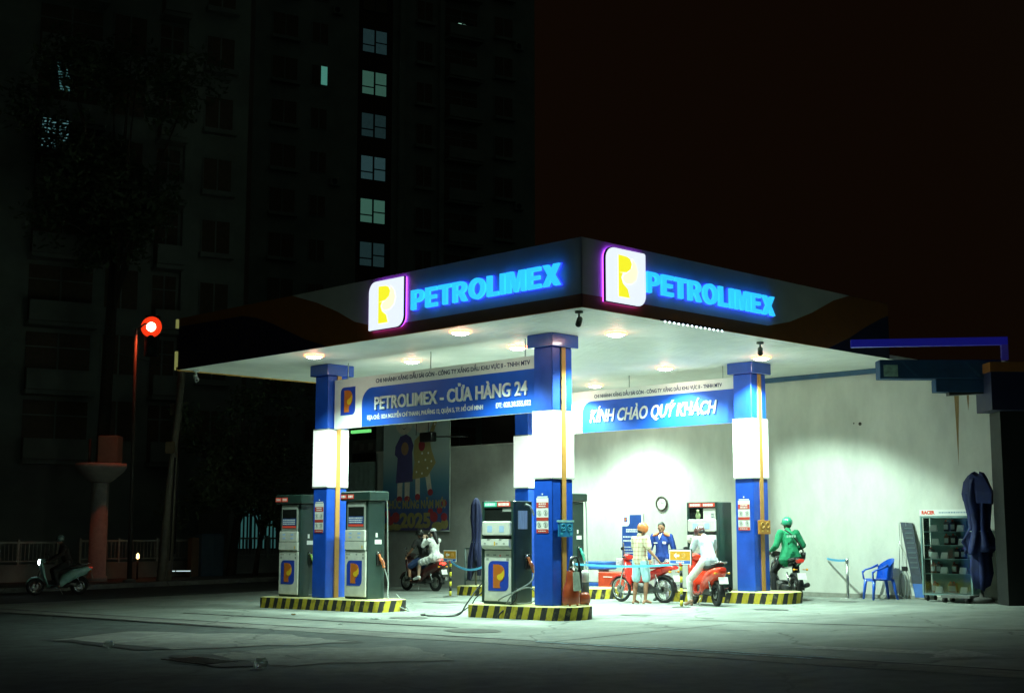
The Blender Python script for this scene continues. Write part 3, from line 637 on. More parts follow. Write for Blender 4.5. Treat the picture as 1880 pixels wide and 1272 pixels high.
tall_pump('tall dark green fuel pump with orange nozzle right of the left front pillar', .02, 5.30, orangehose, [(.42, -.16, .35), (.30, -.35, .0), (.45, -.8, -.22), (.66, -.55, -.215), (.60, -.22, .1)])
tall_pump('tall dark green fuel pump with teal nozzle seen edge-on behind the nearest pillar', 6.2, 5.30, tealgrip, [(.40, -.13, .48), (.25, -.28, .30), (.05, -.3, .34), (-.1, -.2, .5)])
def box_pump(label, V, U, left_lab, right_print, side_print):
    rnd = random.Random(int(V * 10 + 3)); z0 = gz(V + .2, U + .4)
    t = station('fuel_pump', label, 'fuel pump', 'fuel pumps', V, U, z0)
    w, d, H_ = .84, .50, 1.90
    m = MB(); m.box((.03, 0, 0), (d, w, H_), bev=.015); m.build('cabinet', pumpdark, t)
    m = MB()
    for y0, y1 in ((0, .055), (w - .055, w)): m.box((-.005, y0, .02), (.028, y1, H_ - .005))
    m.box((-.005, .056, H_ - .13), (.028, w - .056, H_ - .005)); m.box((-.005, .056, .0), (.028, w - .056, .045)); m.build('front_frame', pumpdark, t)
    for s, mt in ((-w + .06, left_lab), (-.42, redlab)):
        m = MB(); m.prism(onV(rrect(s, H_ - .105, s + .34, H_ - .02, (0, 0, 0, 0)), -.006), (-.006, 0, 0)); lb = m.build('grade_label', mt, t)
        m = MB(); bars(m, -.013, s + .03, s + .31, H_ - .10, H_ - .025, 1, .05, rnd); m.build('label_print', whitetext, lb)
    m = MB(); m.box((.012, .06, 1.53), (.027, w - .06, H_ - .135)); gl = m.build('dark_window', darkglass, t)
    if right_print:
        m = MB(); m.prism(onV(rrect(-.40, 1.53, -.07, 1.765, (0, 0, 0, 0)), .010), (-.004, 0, 0)); m.build('white_notice', pumpwhite, gl)
        m = MB(); bars(m, .005, -.18, -.10, 1.55, 1.66, 3, .02, rnd); m.build('notice_print', navytext, gl)
        m = MB(); m.sphere((.0, w - .30, 1.60), (.02, .07, .075)); m.cyl((.0, w-.30, 1.66), (.0, w-.30, 1.74), .03); m.build('sticker_print', M('olive_sticker', (.25, .30, .15), .6), gl)
    else:
        m = MB(); m.prism(onV(rrect(-.30, 1.70, -.07, 1.765, (0, 0, 0, 0)), .010), (-.002, 0, 0)); m.build('faint_strip', pumpgrey, gl)
    m = MB(); m.box((-.06, .045, 1.26), (.027, w - .045, 1.525), bev=.02); kb = m.build('display_box', pumpwhite, t)
    for s in (-w + .20, -.32): m = MB(); m.prism(onV(rrect(s, 1.32, s + .13, 1.44, (.02, .02, .02, .02)), -.061), (-.002, 0, 0)); m.build('display_pane', lcd, kb)
    m = MB(); m.box((-.012, .07, 1.20), (.027, w - .07, 1.255)); m.build('gap_shadow_bar', black, t)
    sec = []
    m = MB(); m.prism([(-.075, .05, 1.19), (-.08, .05, 1.08), (-.05, .05, 1.03), (.02, .05, 1.0), (.02, .05, 1.195)], (0, w - .10, 0)); lg = m.build('keypad_ledge', pumpwhite, t)
    m = MB()
    for y in (.24, .56): m.box((-.079, y, 1.165), (-.03, y + .07, 1.197))
    for y in (.15, .34, .66): m.prism(onV(rrect(-y - .05, 1.10, -y, 1.125, (0, 0, 0, 0)), -.0785), (-.003, 0, 0))
    m.build('keypad_keys', pumpgrey, lg)
    m = MB(); m.prism(onV(rrect(-.44, 1.075, -.41, 1.15, (0, 0, 0, 0)), -.0795), (-.003, 0, 0)); m.build('small_sticker', logo_yellow, lg)
    m = MB(); m.box((.0, .06, .05), (.027, w - .06, .985), bev=.008); dr = m.build('lower_door', pumpwhite, t)
    m = MB()
    for s in (-w + .11, -w + .30, -.20): m.prism(onV(rrect(s, .885, s + .08, .915, (0, 0, 0, 0)), -.0005), (-.001, 0, 0))
    for s in (-w + .11, -.19): m.prism(onV(rrect(s, .80, s + .07, .85, (0, 0, 0, 0)), -.0005), (-.001, 0, 0))
    m.build('door_stickers', pumpgrey, dr)
    m = MB(); m.prism(onV(rrect(-.37, .875, -.34, .905, (0, 0, 0, 0)), -.0005), (-.001, 0, 0)); m.build('red_sticker', redlab, dr)
    emblem(dr, 'V', -.0005, -w + .17, .24, .54, .55)
    if side_print:
        m = MB(); m.prism(onU([(.12, 1.38), (.36, 1.38), (.36, 1.72), (.12, 1.72)], -.0005), (0, -.003, 0)); m.build('side_glass', M('pale_side_pane', (.5, .56, .62), .2, var=.3, scale=9, stretch=(6, 1, .3)), t)
    return t
bp = box_pump('boxy fuel pump with a green and a red label left of the nearest pillar', .0, 1.0, greenlab, False, True)
nozzle(bp, .36, 0, .80, orangehose, [(.30, -.16, .42), (-.02, -.10, .26), (-.10, .22, .12), (-.06, .30, .06), (.1, .05, .04)], hose_m)
m = MB(); hose(m, [(.02, -.06, .30), (-.03, -.10, .12), (-.13, .0, -.02), (-.24, .12, -.16), (-.26, .13, -.24)], .016); m.build('hose', hoseblack, bp)
m = MB(); hose(m, [(-.13, .06, .03), (-.05, -.06, .22), (.10, -.28, .32), (.22, -.36, .22), (.20, -.34, .08), (.05, -.2, .03), (-.1, .05, .04)], .012); m.build('hose', hose_m, bp)
m = MB(); hose(m, [(.25, .86, .55), (.05, .98, .3), (-.22, 1.02, .0), (-.36, 1.08, -.2), (-.55, 1.3, -.235), (-.70, 1.75, -.225), (-.5, 1.9, -.225)], .015); hose(m, [(.2, .86, .3), (.0, 1.0, .1), (-.1, 1.06, -.05), (-.4, 1.2, -.22), (-.8, 1.4, -.225), (-.72, 1.62, -.225)], .012); m.build('hose', hoseblack, bp)
m = MB(); m.tube(spline([(.30, -.02, 1.83), (.36, -.07, 1.80), (.42, -.09, 1.7), (.44, -.10, 1.62)], 4), .022); m.build('hose_mast', hose_m, bp)
box_pump('boxy fuel pump with two red labels beside the right pillar, behind the white-shirted rider', 6.2, .97, redlab, True, False)
#@@SMALL
# ------------------------------------------------------------------ notices on the pillars
def safety_notice(label, V, U, z0, w=.30):
    t = station('safety_notice', label, 'notice', 'red and white safety notices on pillars', V - .003, U, z0)
    rnd = random.Random(int(V * 7 + U * 3)); h = .74; X = 0
    m = MB(); m.prism(onV(rrect(-w/2, .05, w/2, h - .06, (0, 0, 0, 0)), X), (-.004, 0, 0)); m.build('sheet', signwhite, t)
    m = MB()
    for a, b in ((.50, .60), (.27, .33), (.05, .12)): m.prism(onV(rrect(-w/2 + .002, a, w/2 - .002, b, (0, 0, 0, 0)), X - .0045), (-.002, 0, 0))
    m.build('red_bands', M('notice_red', (.50, .05, .03), .6), t)
    m = MB(); bars(m, X - .007, -w/2 + .06, w/2 - .06, .51, .595, 2, .022, rnd); bars(m, X - .007, -w/2 + .05, w/2 - .05, .06, .11, 1, .014, rnd); m.build('white_print', whitetext, t)
    m = MB()
    for s in (-.08, .08):
        for z in (.41, .20):
            m.tube([(X - .006, -s + .045*math.cos(k*math.pi/6), z + .045*math.sin(k*math.pi/6)) for k in range(12)], .004, 5, closed=True)
            m.prism(onV([(s - .02, z - .03), (s + .02, z - .02), (s + .015, z + .025), (s - .012, z + .02)], X - .0045), (-.002, 0, 0))
    m.build('pictograms', pumpgrey, t)
    m = MB(); m.prism(onV(rrect(-w/2 + .02, h - .05, w/2 - .02, h - .03, (0, 0, 0, 0)), X), (-.002, 0, 0)); m.sphere((X - .002, 0, h + .01), (.003, .018, .018), 10, 6); m.build('heading', whitetext, t)
    return t
safety_notice('red and white safety notice on the nearest pillar', 0, .25, 1.45)
safety_notice('red and white safety notice on the left front pillar between the tall pumps', 0, 6.95, 1.45)
safety_notice('red and white safety notice on the right pillar', 6.16, .25, 1.50)
aqua = M('aqua_acrylic', (.015, .17, .38), .4, var=.1); aqua2 = M('aqua_print', (.05, .36, .52), .4, var=.1)
t = station('wash_sign', 'small aqua box sign with two round symbols on the nearest pillar stripe', 'sign', None, .26, -.045, 1.43)
m = MB(); m.box((-.18, -.05, 0), (.18, -.001, .26), bev=.006); m.build('case', aqua, t)
m = MB(); m.box((-.20, -.055, .265), (.20, -.001, .30)); m.build('lid', M('pale_aqua_lid', (.3, .55, .55), .4), t)
m = MB()
for s in (-.085, .085):
    m.tube([(s + .06*math.cos(k*math.pi/8), -.053, .17 + .06*math.sin(k*math.pi/8)) for k in range(16)], .008, 6, closed=True)
    m.tube([(s - .04, -.053, .17), (s, -.053, .15), (s + .04, -.053, .17)], .007, 5)
    for k in (0, 1): dx = math.copysign(1, s); m.prism(onU([(s + dx*(.0 + k*.03), .03), (s + dx*(.02 + k*.03), .055), (s + dx*(.0 + k*.03), .08), (s + dx*(.025 + k*.03), .08), (s + dx*(.045 + k*.03), .055), (s + dx*(.025 + k*.03), .03)], -.0505), (0, -.003, 0))
m.build('symbols', aqua2, t)
t = station('wash_sign', 'small orange box sign with symbols on the right pillar stripe', 'sign', None, 6.42, -.045, 1.47)
m = MB(); m.box((-.20, -.05, 0), (.20, -.001, .29), bev=.006); m.build('case', M('orange_acrylic', (.52, .22, .03), .4, var=.1), t)
m = MB()
for s in (-.09, .09):
    m.tube([(s + .06*math.cos(k*math.pi/8), -.053, .19 + .06*math.sin(k*math.pi/8)) for k in range(16)], .008, 6, closed=True)
    m.box((s - .03, -.053, .05), (s + .03, -.0505, .09))
m.build('symbols', M('amber_print', (.75, .45, .10), .4), t)
# ------------------------------------------------------------------ fire extinguishers by the nearest pillar
t = station('fire_extinguisher', 'wheeled red fire extinguisher with black hose beside the nearest pillar', 'extinguisher', None, .22, -.24, gz(.22, -.24))
orx = M('extinguisher_red', (.34, .055, .018), .35, coat=.3)
m = MB(); m.lathe([(.01, .02), (.15, .03), (.16, .06), (.16, .24), (.13, .34), (.10, .42), (.09, .52), (.075, .60), (.03, .66)], n=18); m.build('cylinder', orx, t)
m = MB(); m.prism([(-.09, -.16, .27), (.09, -.16, .27), (.075, -.13, .60), (-.075, -.13, .60)], (0, .02, 0)); m.build('label_plate', M('grey_label', (.30, .36, .30), .6, var=.3), t)
m = MB(); m.lathe([(.03, .66), (.05, .68), (.04, .73), (.015, .75)], n=12); m.build('valve', chrome, t)
m = MB(); m.tube(spline([(0, -.02, .70), (-.04, -.05, .80), (.04, -.09, .86), (.13, -.08, .72), (.17, -.06, .45), (.20, -.05, .30)], 6), [.02] * 20 + [.035] * 11, 8); m.build('hose', black, t)
m = MB(); m.tube(spline([(-.06, 0, .62), (-.03, -.02, .84), (.06, -.02, .84), (.10, 0, .66)], 6), .012); m.build('handle', steel, t)
m = MB(); m.loft([((.16, -.02, .12), (0, .07, 0), (0, 0, .10)), ((.40, -.02, .12), (0, .07, 0), (0, 0, .11)), ((.44, -.02, .11), (0, .05, 0), (0, 0, .08))], n=12); m.build('foot_tray', orx, t)
m = MB()
for x in (-.1, .1, .38): m.cyl((x, -.06, 0), (x, -.06, .06), .02, n=8)
m.build('feet', orx, t)
t = station('fire_extinguisher', 'small pale capped extinguisher behind the red one at the nearest pillar', 'extinguisher', None, .72, -.12, gz(.6, -.2))
m = MB(); m.lathe([(.06, 0), (.075, .02), (.075, .42), (.05, .48), (.02, .50)], n=14); m.build('cylinder', M('dark_body', (.10, .12, .11), .4), t)
m = MB(); m.lathe([(.077, .40), (.08, .56), (.06, .60), (.02, .62)], n=14); m.build('cap', signwhite, t)
m = MB(); m.tube(spline([(0, 0, .6), (.02, -.02, .68), (-.02, -.02, .70)], 4), .008); m.build('hook', steel, t)
# ------------------------------------------------------------------ stanchions, barrier signs and belts
def stanchion(name, label, V, U, h, group, mat=steel):
    p = P3(V, U); t = thing(name, label, 'stanchion', p, TH, group)
    m = MB(); m.lathe([(.17, 0), (.17, .012), (.05, .03), (.03, .035)], n=20); m.build('base', mat, t)
    m = MB(); m.cyl((0, 0, .03), (0, 0, h - .10), .03, n=14); m.build('post', mat, t)
    m = MB(); m.cyl((0, 0, h - .10), (0, 0, h), .036, n=14); m.build('belt_head', mat, t)
    return t
stanchion('barrier_post', 'steel barrier post right of the nearest pillar with a blue belt', 4.7, 3.86, .90, 'steel barrier posts', M('pale_post_metal', (.52, .52, .48), .4))
stanchion('barrier_post', 'steel barrier post alone against the lit wall, left of the blue chair', 8.6, -.70, .88, 'steel barrier posts')
stanchion('barrier_post', 'steel barrier post behind the boxy pump at the end of the sagging belt', 4.2, 6.1, .90, 'steel barrier posts')
hy = M('hazard_post_yellow', (.55, .48, .03), .5)
def arrow_sign(label, V, U, h, w):
    p = P3(V, U); t = thing('arrow_sign', label, 'sign stand', p, TH, 'orange arrow signs on striped posts')
    m = MB(); m.lathe([(.19, 0), (.19, .015), (.05, .03)], n=20); m.build('base', M('black_base', (.06, .06, .05), .6), t)
    m = MB()
    for k in range(7): m.mi = k % 2; m.cyl((0, 0, .03 + k*(h - .33)/7), (0, 0, .03 + (k+1)*(h - .33)/7 - .0005), .03, n=12)
    m.build('post', [hy, black], t)
    m = MB(); m.box((-.02, -w/2 - .012, h - .305), (.0, w/2 + .012, h + .012)); m.build('back_frame', black, t)
    m = MB(); m.prism(onV(rrect(-w/2, h - .295, w/2, h, (0, 0, 0, 0)), -.0205), (-.004, 0, 0)); bd = m.build('board', signwhite, t)
    m = MB(); m.prism(onV(rrect(-w/2 + .02, h - .21, w/2 - .02, h - .03, (0, 0, 0, 0)), -.025), (-.002, 0, 0)); m.build('orange_field', M('sign_orange', (.56, .26, .02), .5, var=.06), bd)
    m = MB(); m.prism(onV(rrect(-w/2 + .02, h - .28, w/2 - .02, h - .218, (0, 0, 0, 0)), -.025), (-.002, 0, 0)); m.build('blue_field', M('sign_blue', (.04, .12, .42), .5), bd)
    m = MB(); c = h - .12; m.prism(onV([(-.16, c), (-.09, c + .06), (-.10, c + .022), (-.02, c + .022), (-.02, c - .022), (-.10, c - .022), (-.09, c - .06)], -.0275), (-.003, 0, 0)); m.build('arrow', whitetext, bd)
    rnd = random.Random(3); m = MB(); bars(m, -.0275, -.10, .10, h - .275, h - .225, 1, .03, rnd); m.build('white_print', whitetext, bd)
    m = MB(); m.tube([(-.0285, -.09 + .045*math.cos(k*math.pi/7), c + .05*math.sin(k*math.pi/7)) for k in range(14)], .006, 5, closed=True); m.tube([(-.0285, -.09 + .02*math.cos(k*math.pi/7), c + .025*math.sin(k*math.pi/7)) for k in range(14)], .005, 5, closed=True); m.build('round_symbol', M('pale_orange_print', (.68, .42, .16), .5), bd)
    m = MB(); m.cyl((0, 0, h - .33), (0, 0, h - .27), .04, n=12); m.build('belt_head', redbox, t)
    return t
arrow_sign('orange arrow sign on striped post in front of the red scooter', 4.3, .50, 1.16, .56)
arrow_sign('orange arrow sign on striped post behind the red-lit scooter near the banner', 5.3, 8.58, 1.16, .48)
beltm = M('light_blue_belt', (.10, .42, .70), .6, var=.05)
def belt(label, a, b, sag):
    a, b = Vector(a), Vector(b); n = 16; rows = []
    for i in range(n + 1):
        u = i / n; p = a.lerp(b, u); p.z -= sag * 4 * u * (1 - u)
        d = Vector((b.y - a.y, a.x - b.x, 0)).normalized() * .003
        rows.append([p + d + Vector((0, 0, .025)), p - d + Vector((0, 0, .025)), p - d - Vector((0, 0, .025)), p + d - Vector((0, 0, .025))])
    m = MB(); m.rings(rows); tag(m.build('barrier_belt', beltm), label, 'belt', 'light blue barrier belts')
hz = lambda V, U, h: (*Wp(V, U), G(*Wp(V, U)) + h)
belt('light blue barrier belt running in front of the man in the checked shirt', hz(4.68, 3.82, .85), hz(4.33, .56, .87), .05)
belt('light blue barrier belt sagging from the far arrow sign to the boxy pump', hz(5.27, 8.55, .88), hz(4.22, 6.14, .84), .16)
belt('light blue barrier belt between the lit wall and the lone barrier post', hz(9.15, .15, .86), hz(8.62, -.66, .84), .02)
#@@BACK
# ------------------------------------------------------------------ wall things
t = station('wall_clock', 'round white wall clock with dark rim on the pale wall', 'clock', None, 9.19, 4.95, 2.22)
m = MB(); m.tube([(-.02, .165*math.cos(k*math.pi/14), .165*math.sin(k*math.pi/14)) for k in range(28)], .026, 8, closed=True); m.build('rim', M('clock_rim', (.07, .055, .04), .5), t)
m = MB(); m.cyl((0, 0, 0), (-.02, 0, 0), .16, n=28); m.build('dial', signwhite, t)
m = MB()
for a, l in ((100, .07), (20, .11)): m.tube([(-.023, 0, 0), (-.023, -l*math.cos(R(a)), l*math.sin(R(a)))], .005, 5)
for k in range(12): m.box((-.023, -.003, .13), (-.0205, .003, .145), M=Matrix.Rotation(k*math.pi/6, 4, 'X'))
m.build('hands', black, t)
t = station('notice_board', 'tall blue notice board with white emblem corner on the pale wall', 'sign', None, 9.18, 5.92, .62)
m = MB(); m.box((-.02, -.36, 0), (0, .36, 1.36)); m.build('frame', signwhite, t)
m = MB(); m.prism(onV(rrect(-.34, .02, .31, 1.33, (0, 0, 0, 0)), -.0205), (-.003, 0, 0)); m.build('blue_field', M('notice_blue', (.02, .07, .30), .5, var=.2), t)
m = MB(); m.prism(onV(rrect(-.34, 1.04, -.08, 1.345, (0, .1, 0, 0)), -.024), (-.003, 0, 0)); m.build('white_corner', signwhite, t)
emblem(t, 'V', -.0275, -.26, 1.15, .10, .12)
rnd = random.Random(5); m = MB(); bars(m, -.024, -.20, .24, .88, .98, 2, .035, rnd); bars(m, -.024, -.30, .2, .62, .82, 2, .04, rnd); bars(m, -.024, -.28, .26, .1, .55, 6, .022, rnd); m.build('white_print', whitetext, t)
# ------------------------------------------------------------------ new-year banner on the yard wall
t = station('hanging_banner', 'tall new year banner with two cartoon children and 2025 hung on the dark wall', 'banner', None, 9.14, 14.4, 0)
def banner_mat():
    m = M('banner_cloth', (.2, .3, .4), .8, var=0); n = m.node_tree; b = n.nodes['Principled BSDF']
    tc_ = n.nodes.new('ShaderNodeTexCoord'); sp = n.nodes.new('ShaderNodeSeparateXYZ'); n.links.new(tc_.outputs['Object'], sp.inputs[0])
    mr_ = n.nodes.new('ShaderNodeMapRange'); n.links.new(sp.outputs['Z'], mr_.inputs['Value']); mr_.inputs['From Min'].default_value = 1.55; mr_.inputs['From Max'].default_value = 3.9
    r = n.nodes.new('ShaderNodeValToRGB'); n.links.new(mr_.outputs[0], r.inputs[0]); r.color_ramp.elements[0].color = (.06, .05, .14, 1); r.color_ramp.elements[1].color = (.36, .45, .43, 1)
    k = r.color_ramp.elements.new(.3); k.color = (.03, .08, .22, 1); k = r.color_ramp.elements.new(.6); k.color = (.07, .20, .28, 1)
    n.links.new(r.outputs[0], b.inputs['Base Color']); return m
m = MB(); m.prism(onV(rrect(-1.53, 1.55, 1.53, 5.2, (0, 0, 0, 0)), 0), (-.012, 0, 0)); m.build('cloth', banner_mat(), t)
purple = M('print_purple', (.06, .05, .15), .8); yel = M('print_yellow', (.34, .28, .11), .8, var=.1); pinks = M('print_cream', (.55, .50, .40), .8); redp = M('print_red', (.30, .03, .04), .8); dark = M('print_dark', (.03, .02, .03), .8); goldp = M('print_gold', (.26, .23, .08), .8); skinp = M('print_tan', (.34, .19, .09), .8)
def flat(name, polys, mt, lay): 
    m = MB()
    for p in polys: m.prism(onV(p, -.0125 - lay*.002), (-.0015, 0, 0))
    return m.build(name, mt, t)
el = lambda cx, cy, rx, ry, n=20: [(cx + rx*math.cos(2*math.pi*k/n), cy + ry*math.sin(2*math.pi*k/n)) for k in range(n)]
[flat('face', [e_], pinks, 0) for e_ in (el(-.55, 4.85, .42, .40), el(.28, 4.85, .42, .40))]
flat('purple_coat', [[(-.92, 2.98), (-.12, 3.02), (-.16, 3.9), (-.1, 4.1), (-.22, 4.35), (-.45, 4.46), (-.72, 4.40), (-.95, 4.1), (-.98, 3.85), (-.84, 3.75)]], purple, 1)
flat('yellow_dress', [[(-.16, 3.08), (.55, 3.15), (.92, 3.55), (.74, 3.9), (.66, 4.15), (.95, 4.75), (1.1, 4.95), (.95, 5.0), (.55, 4.38), (.2, 4.42), (-.06, 4.25), (-.1, 3.9), (-.05, 3.6)]], yel, 1)
flat('dots', [el(x, y, .035, .035, 8) for x, y in ((.05, 3.3), (.3, 3.25), (.55, 3.4), (.15, 3.6), (.45, 3.65), (.72, 3.6), (.3, 3.85), (.58, 3.85), (.7, 4.45), (.86, 4.7))], signwhite, 3)
flat('red_mouths', [el(.28, 4.08, .15, .16)], redp, 3); flat('orange_disc', [el(-.50, 4.02, .17, .2)], skinp, 3)
flat('legs', [[(-.85, 2.55), (-.62, 2.55), (-.6, 3.0), (-.84, 2.98)], [(-.5, 2.55), (-.28, 2.55), (-.26, 3.0), (-.5, 3.0)], [(.0, 2.6), (.2, 2.6), (.2, 3.12), (.0, 3.10)], [(.55, 2.72), (.75, 2.72), (.65, 3.25), (.45, 3.15)]], pinks, 0)
[flat('shoe', [e_], redp, 1) for e_ in (el(-.74, 2.5, .13, .09), el(-.38, 2.5, .13, .09), el(.1, 2.55, .12, .1), el(.68, 2.68, .12, .1))]
flat('eyes', [el(x, 4.82, .035, .05, 10) for x in (-.70, -.40, .12, .42)] + [[(x, 4.4), (x + .03, 4.4), (x + .04, 4.75), (x + .01, 4.75)] for x in (.0, .55)] + [[(-.66, 4.66), (-.55, 4.6), (-.44, 4.66), (-.55, 4.63)]], dark, 2)
[flat('flower', [el(x, y, r_, r_*.9, 9)], redp, 1) for x, y, r_ in ((-1.3, 2.05, .14), (-1.15, 1.85, .16), (-.9, 1.95, .18), (.85, 1.95, .17), (1.1, 2.15, .12), (1.3, 2.35, .12), (1.3, 1.95, .14), (.7, 2.1, .12))]
text('CHÚC MỪNG NĂM MỚI', .24, goldp, t, lambda x, y, d: (-.0145 - d, 1.40 - x, 2.22 + y), 2.75, .002, .012, 0, 'greeting_print')
text('2025', .42, goldp, t, lambda x, y, d: (-.0145 - d, .72 - x, 1.66 + y), 1.42, .002, .03, 0, 'year_print')
[flat('gold_cloud', [e_], goldp, 0) for e_ in (el(-1.2, 1.68, .28, .13), el(-.85, 1.65, .2, .10), el(1.0, 1.68, .25, .13), el(1.32, 1.75, .16, .16))]
m = MB(); m.cyl((-.01, -1.53, 1.54), (-.01, 1.53, 1.54), .02); m.cyl((-.01, -1.53, 5.21), (-.01, 1.53, 5.21), .02); m.build('batten', steel, t)
m = MB(); m.cyl((-.012, -1.54, 1.54), (-.012, -1.54, 5.21), .018); m.build('edge_pole', M('pale_edge_pole', (.4, .5, .45), .5), t)
# flood light on a pole in front of the banner
t = station('flood_light', 'small dark flood light on an arm in front of the banner', 'lamp', None, 8.7, 13.1, 4.28)
m = MB(); m.box((-.12, -.02, -.14), (.1, .52, .14), bev=.02); m.build('housing', black, t)
m = MB(); m.tube([(0, -.02, 0), (.2, -.7, -.02), (.45, -1.0, -.02)], .02); m.build('arm', darksteel, t)
# clutter against the yard wall and the house behind it
t = station('dark_house', 'dark two storey house with one lit window behind the yard wall', 'house', None, 13.0, 13.0, 0)
m = MB(); m.box((0, -6.2, -.5), (5, 2.6, 7.4)); m.build('wall', M('black_brown_wall', (.05, .045, .035), .9, var=.2), t)
litw = M('lit_window_cold', (.5, .6, .6), .4, var=.15, scale=5, emit=(.55, 1.0, .90), es=.75); litdim = M('lit_window_dim', (.3, .4, .4), .4, var=.3, scale=4, emit=(.15, .42, .38), es=.25)
m = MB(); m.box((-.08, -2.75, 4.16), (-.001, -1.30, 4.86)); wf = m.build('window_frame', frame_m, t)
m = MB(); m.box((-.09, -1.72, 4.28), (-.0805, -1.36, 4.80)); m.box((-.09, -2.12, 4.28), (-.0805, -1.78, 4.76)); m.build('pane', litw, wf)
m = MB(); m.box((-.09, -2.70, 4.2), (-.0805, -2.18, 4.84)); m.build('pane', litdim, wf)
m = MB(); m.box((-.12, -2.2, 4.25), (-.095, -1.30, 4.27)); m.box((-.12, -2.2, 4.36), (-.095, -1.30, 4.375))
for k in range(9): m.cyl((-.107, -2.15 + k*.1, 4.26), (-.107, -2.15 + k*.1, 4.36), .006, n=6)
m.build('balcony_rail', frame_m, t)
t = station('corrugated_hoarding', 'dark corrugated sheet hoarding between the tall pump and the banner', 'hoarding', None, 9.3, 17.6, 0)
m = MB(); rows = [(-.05 if k % 2 else .05, 1.2 - k*.12) for k in range(20)]
m.prism([(x, y, -.4) for x, y in rows] + [(x + .05, y, -.4) for x, y in reversed(rows)], (0, 0, 4.1)); m.build('sheet', M('corrugated_green', (.10, .14, .12), .7, var=.25), t)
m = MB(); m.box((.3, -1.05, 0), (.6, -.72, 6.0)); m.build('post', M('grey_post', (.2, .24, .22), .8), t)
t = station('neon_tube_sign', 'short green lit tube sign seen under the left end of the name board', 'sign', None, 11.5, 20.0, 4.93)
m = MB(); m.box((-.05, -.45, -.05), (.05, .55, .05)); m.build('tube', M('green_neon', (.1, .5, .1), .4, var=0, emit=(.22, 1, .25), es=.8), t)
m = MB(); m.box((-.02, -1.4, -.75), (.04, .5, -.30)); m.build('backing_panel', M('grey_panel', (.16, .18, .16), .8), t)
m = MB()
for k in range(3): m.box((-.03, -1.15 + k*.5, -.66), (-.021, -.9 + k*.5, -.42))
m.build('panel_glyphs', pumpgrey, t)
# parked-motorbike railing behind, left of the boxy pump
t = station('metal_railing', 'dark metal railing along the yard wall behind the striped islands', 'railing', None, 8.6, 9.2, -.07)
m = MB(); m.tube([(0, -1.3, 1.12), (0, 2.4, 1.12)], .025); m.tube([(0, -1.3, .25), (0, 2.4, .25)], .02); m.tube([(0, -1.3, .75), (0, 2.4, .75)], .015); m.build('rails', M('grey_green_rail', (.16, .22, .20), .5), t)
m = MB()
for k in range(20): m.cyl((0, -1.3 + k*.195, .25), (0, -1.3 + k*.195, 1.12), .008, n=6)
m.build('balusters', M('dark_baluster', (.05, .07, .06), .5), t)
m = MB()
for y in (-1.3, .5, 2.4): m.cyl((0, y, 0), (0, y, 1.14), .03, n=8)
m.build('posts', M('grey_green_post', (.12, .16, .15), .5), t)
t = station('glass_case', 'low glass-sided case on legs behind the far arrow sign', 'case', None, 7.6, 8.7, -.06)
m = MB()
for x in (-.25, .25):
    for y in (-.55, .55): m.box((x - .02, y - .02, 0), (x + .02, y + .02, .72))
for z in (.14, .70):
    for y in (-.55, .55): m.box((-.25, y - .018, z), (.25, y + .018, z + .03))
    for x in (-.25, .25): m.box((x - .018, -.55, z), (x + .018, .55, z + .03))
m.build('frame', M('pale_case_frame', (.30, .38, .34), .5), t)
m = MB(); m.box((-.22, -.5, .17), (.22, .5, .66)); m.build('contents', M('murky_green_glass', (.05, .11, .10), .15, var=.3), t)
t = station('equipment_crate', 'red plastic tool crate on the ground right of the nearest pillar', 'crate', None, 8.2, 5.55, -.02)
m = MB(); m.box((-.25, -.55, .10), (.25, .48, .55), bev=.02); m.build('body', redbox, t)
m = MB(); m.box((-.28, -.60, .06), (.28, .52, .11)); m.build('pale_lip', signwhite, t)
m = MB(); m.prism(onV([(-.3, .42), (.0, .42), (.0, .44), (-.3, .44)], -.251), (-.002, 0, 0)); m.build('logo_streak', signwhite, t)
m = MB()
for y in (-.45, .4): m.cyl((-.15, y - .03, .06), (-.15, y + .03, .06), .06, n=12)
m.build('wheels', rubber, t)
t = station('ice_chest', 'blue and white cool box beside the red crate', 'cool box', None, 8.25, 6.25, -.02)
m = MB(); m.box((-.22, -.17, 0), (.22, .26, .28), bev=.015); m.build('base_blue', M('cool_box_blue', (.03, .10, .42), .5), t)
m = MB(); m.box((-.22, -.16, .285), (.22, .25, .60), bev=.015); m.build('white_side', pumpwhite, t)
m = MB(); m.box((-.23, -.40, .605), (.23, .27, .80), bev=.02); m.build('lid', M('cool_box_lid', (.03, .12, .45), .5), t)
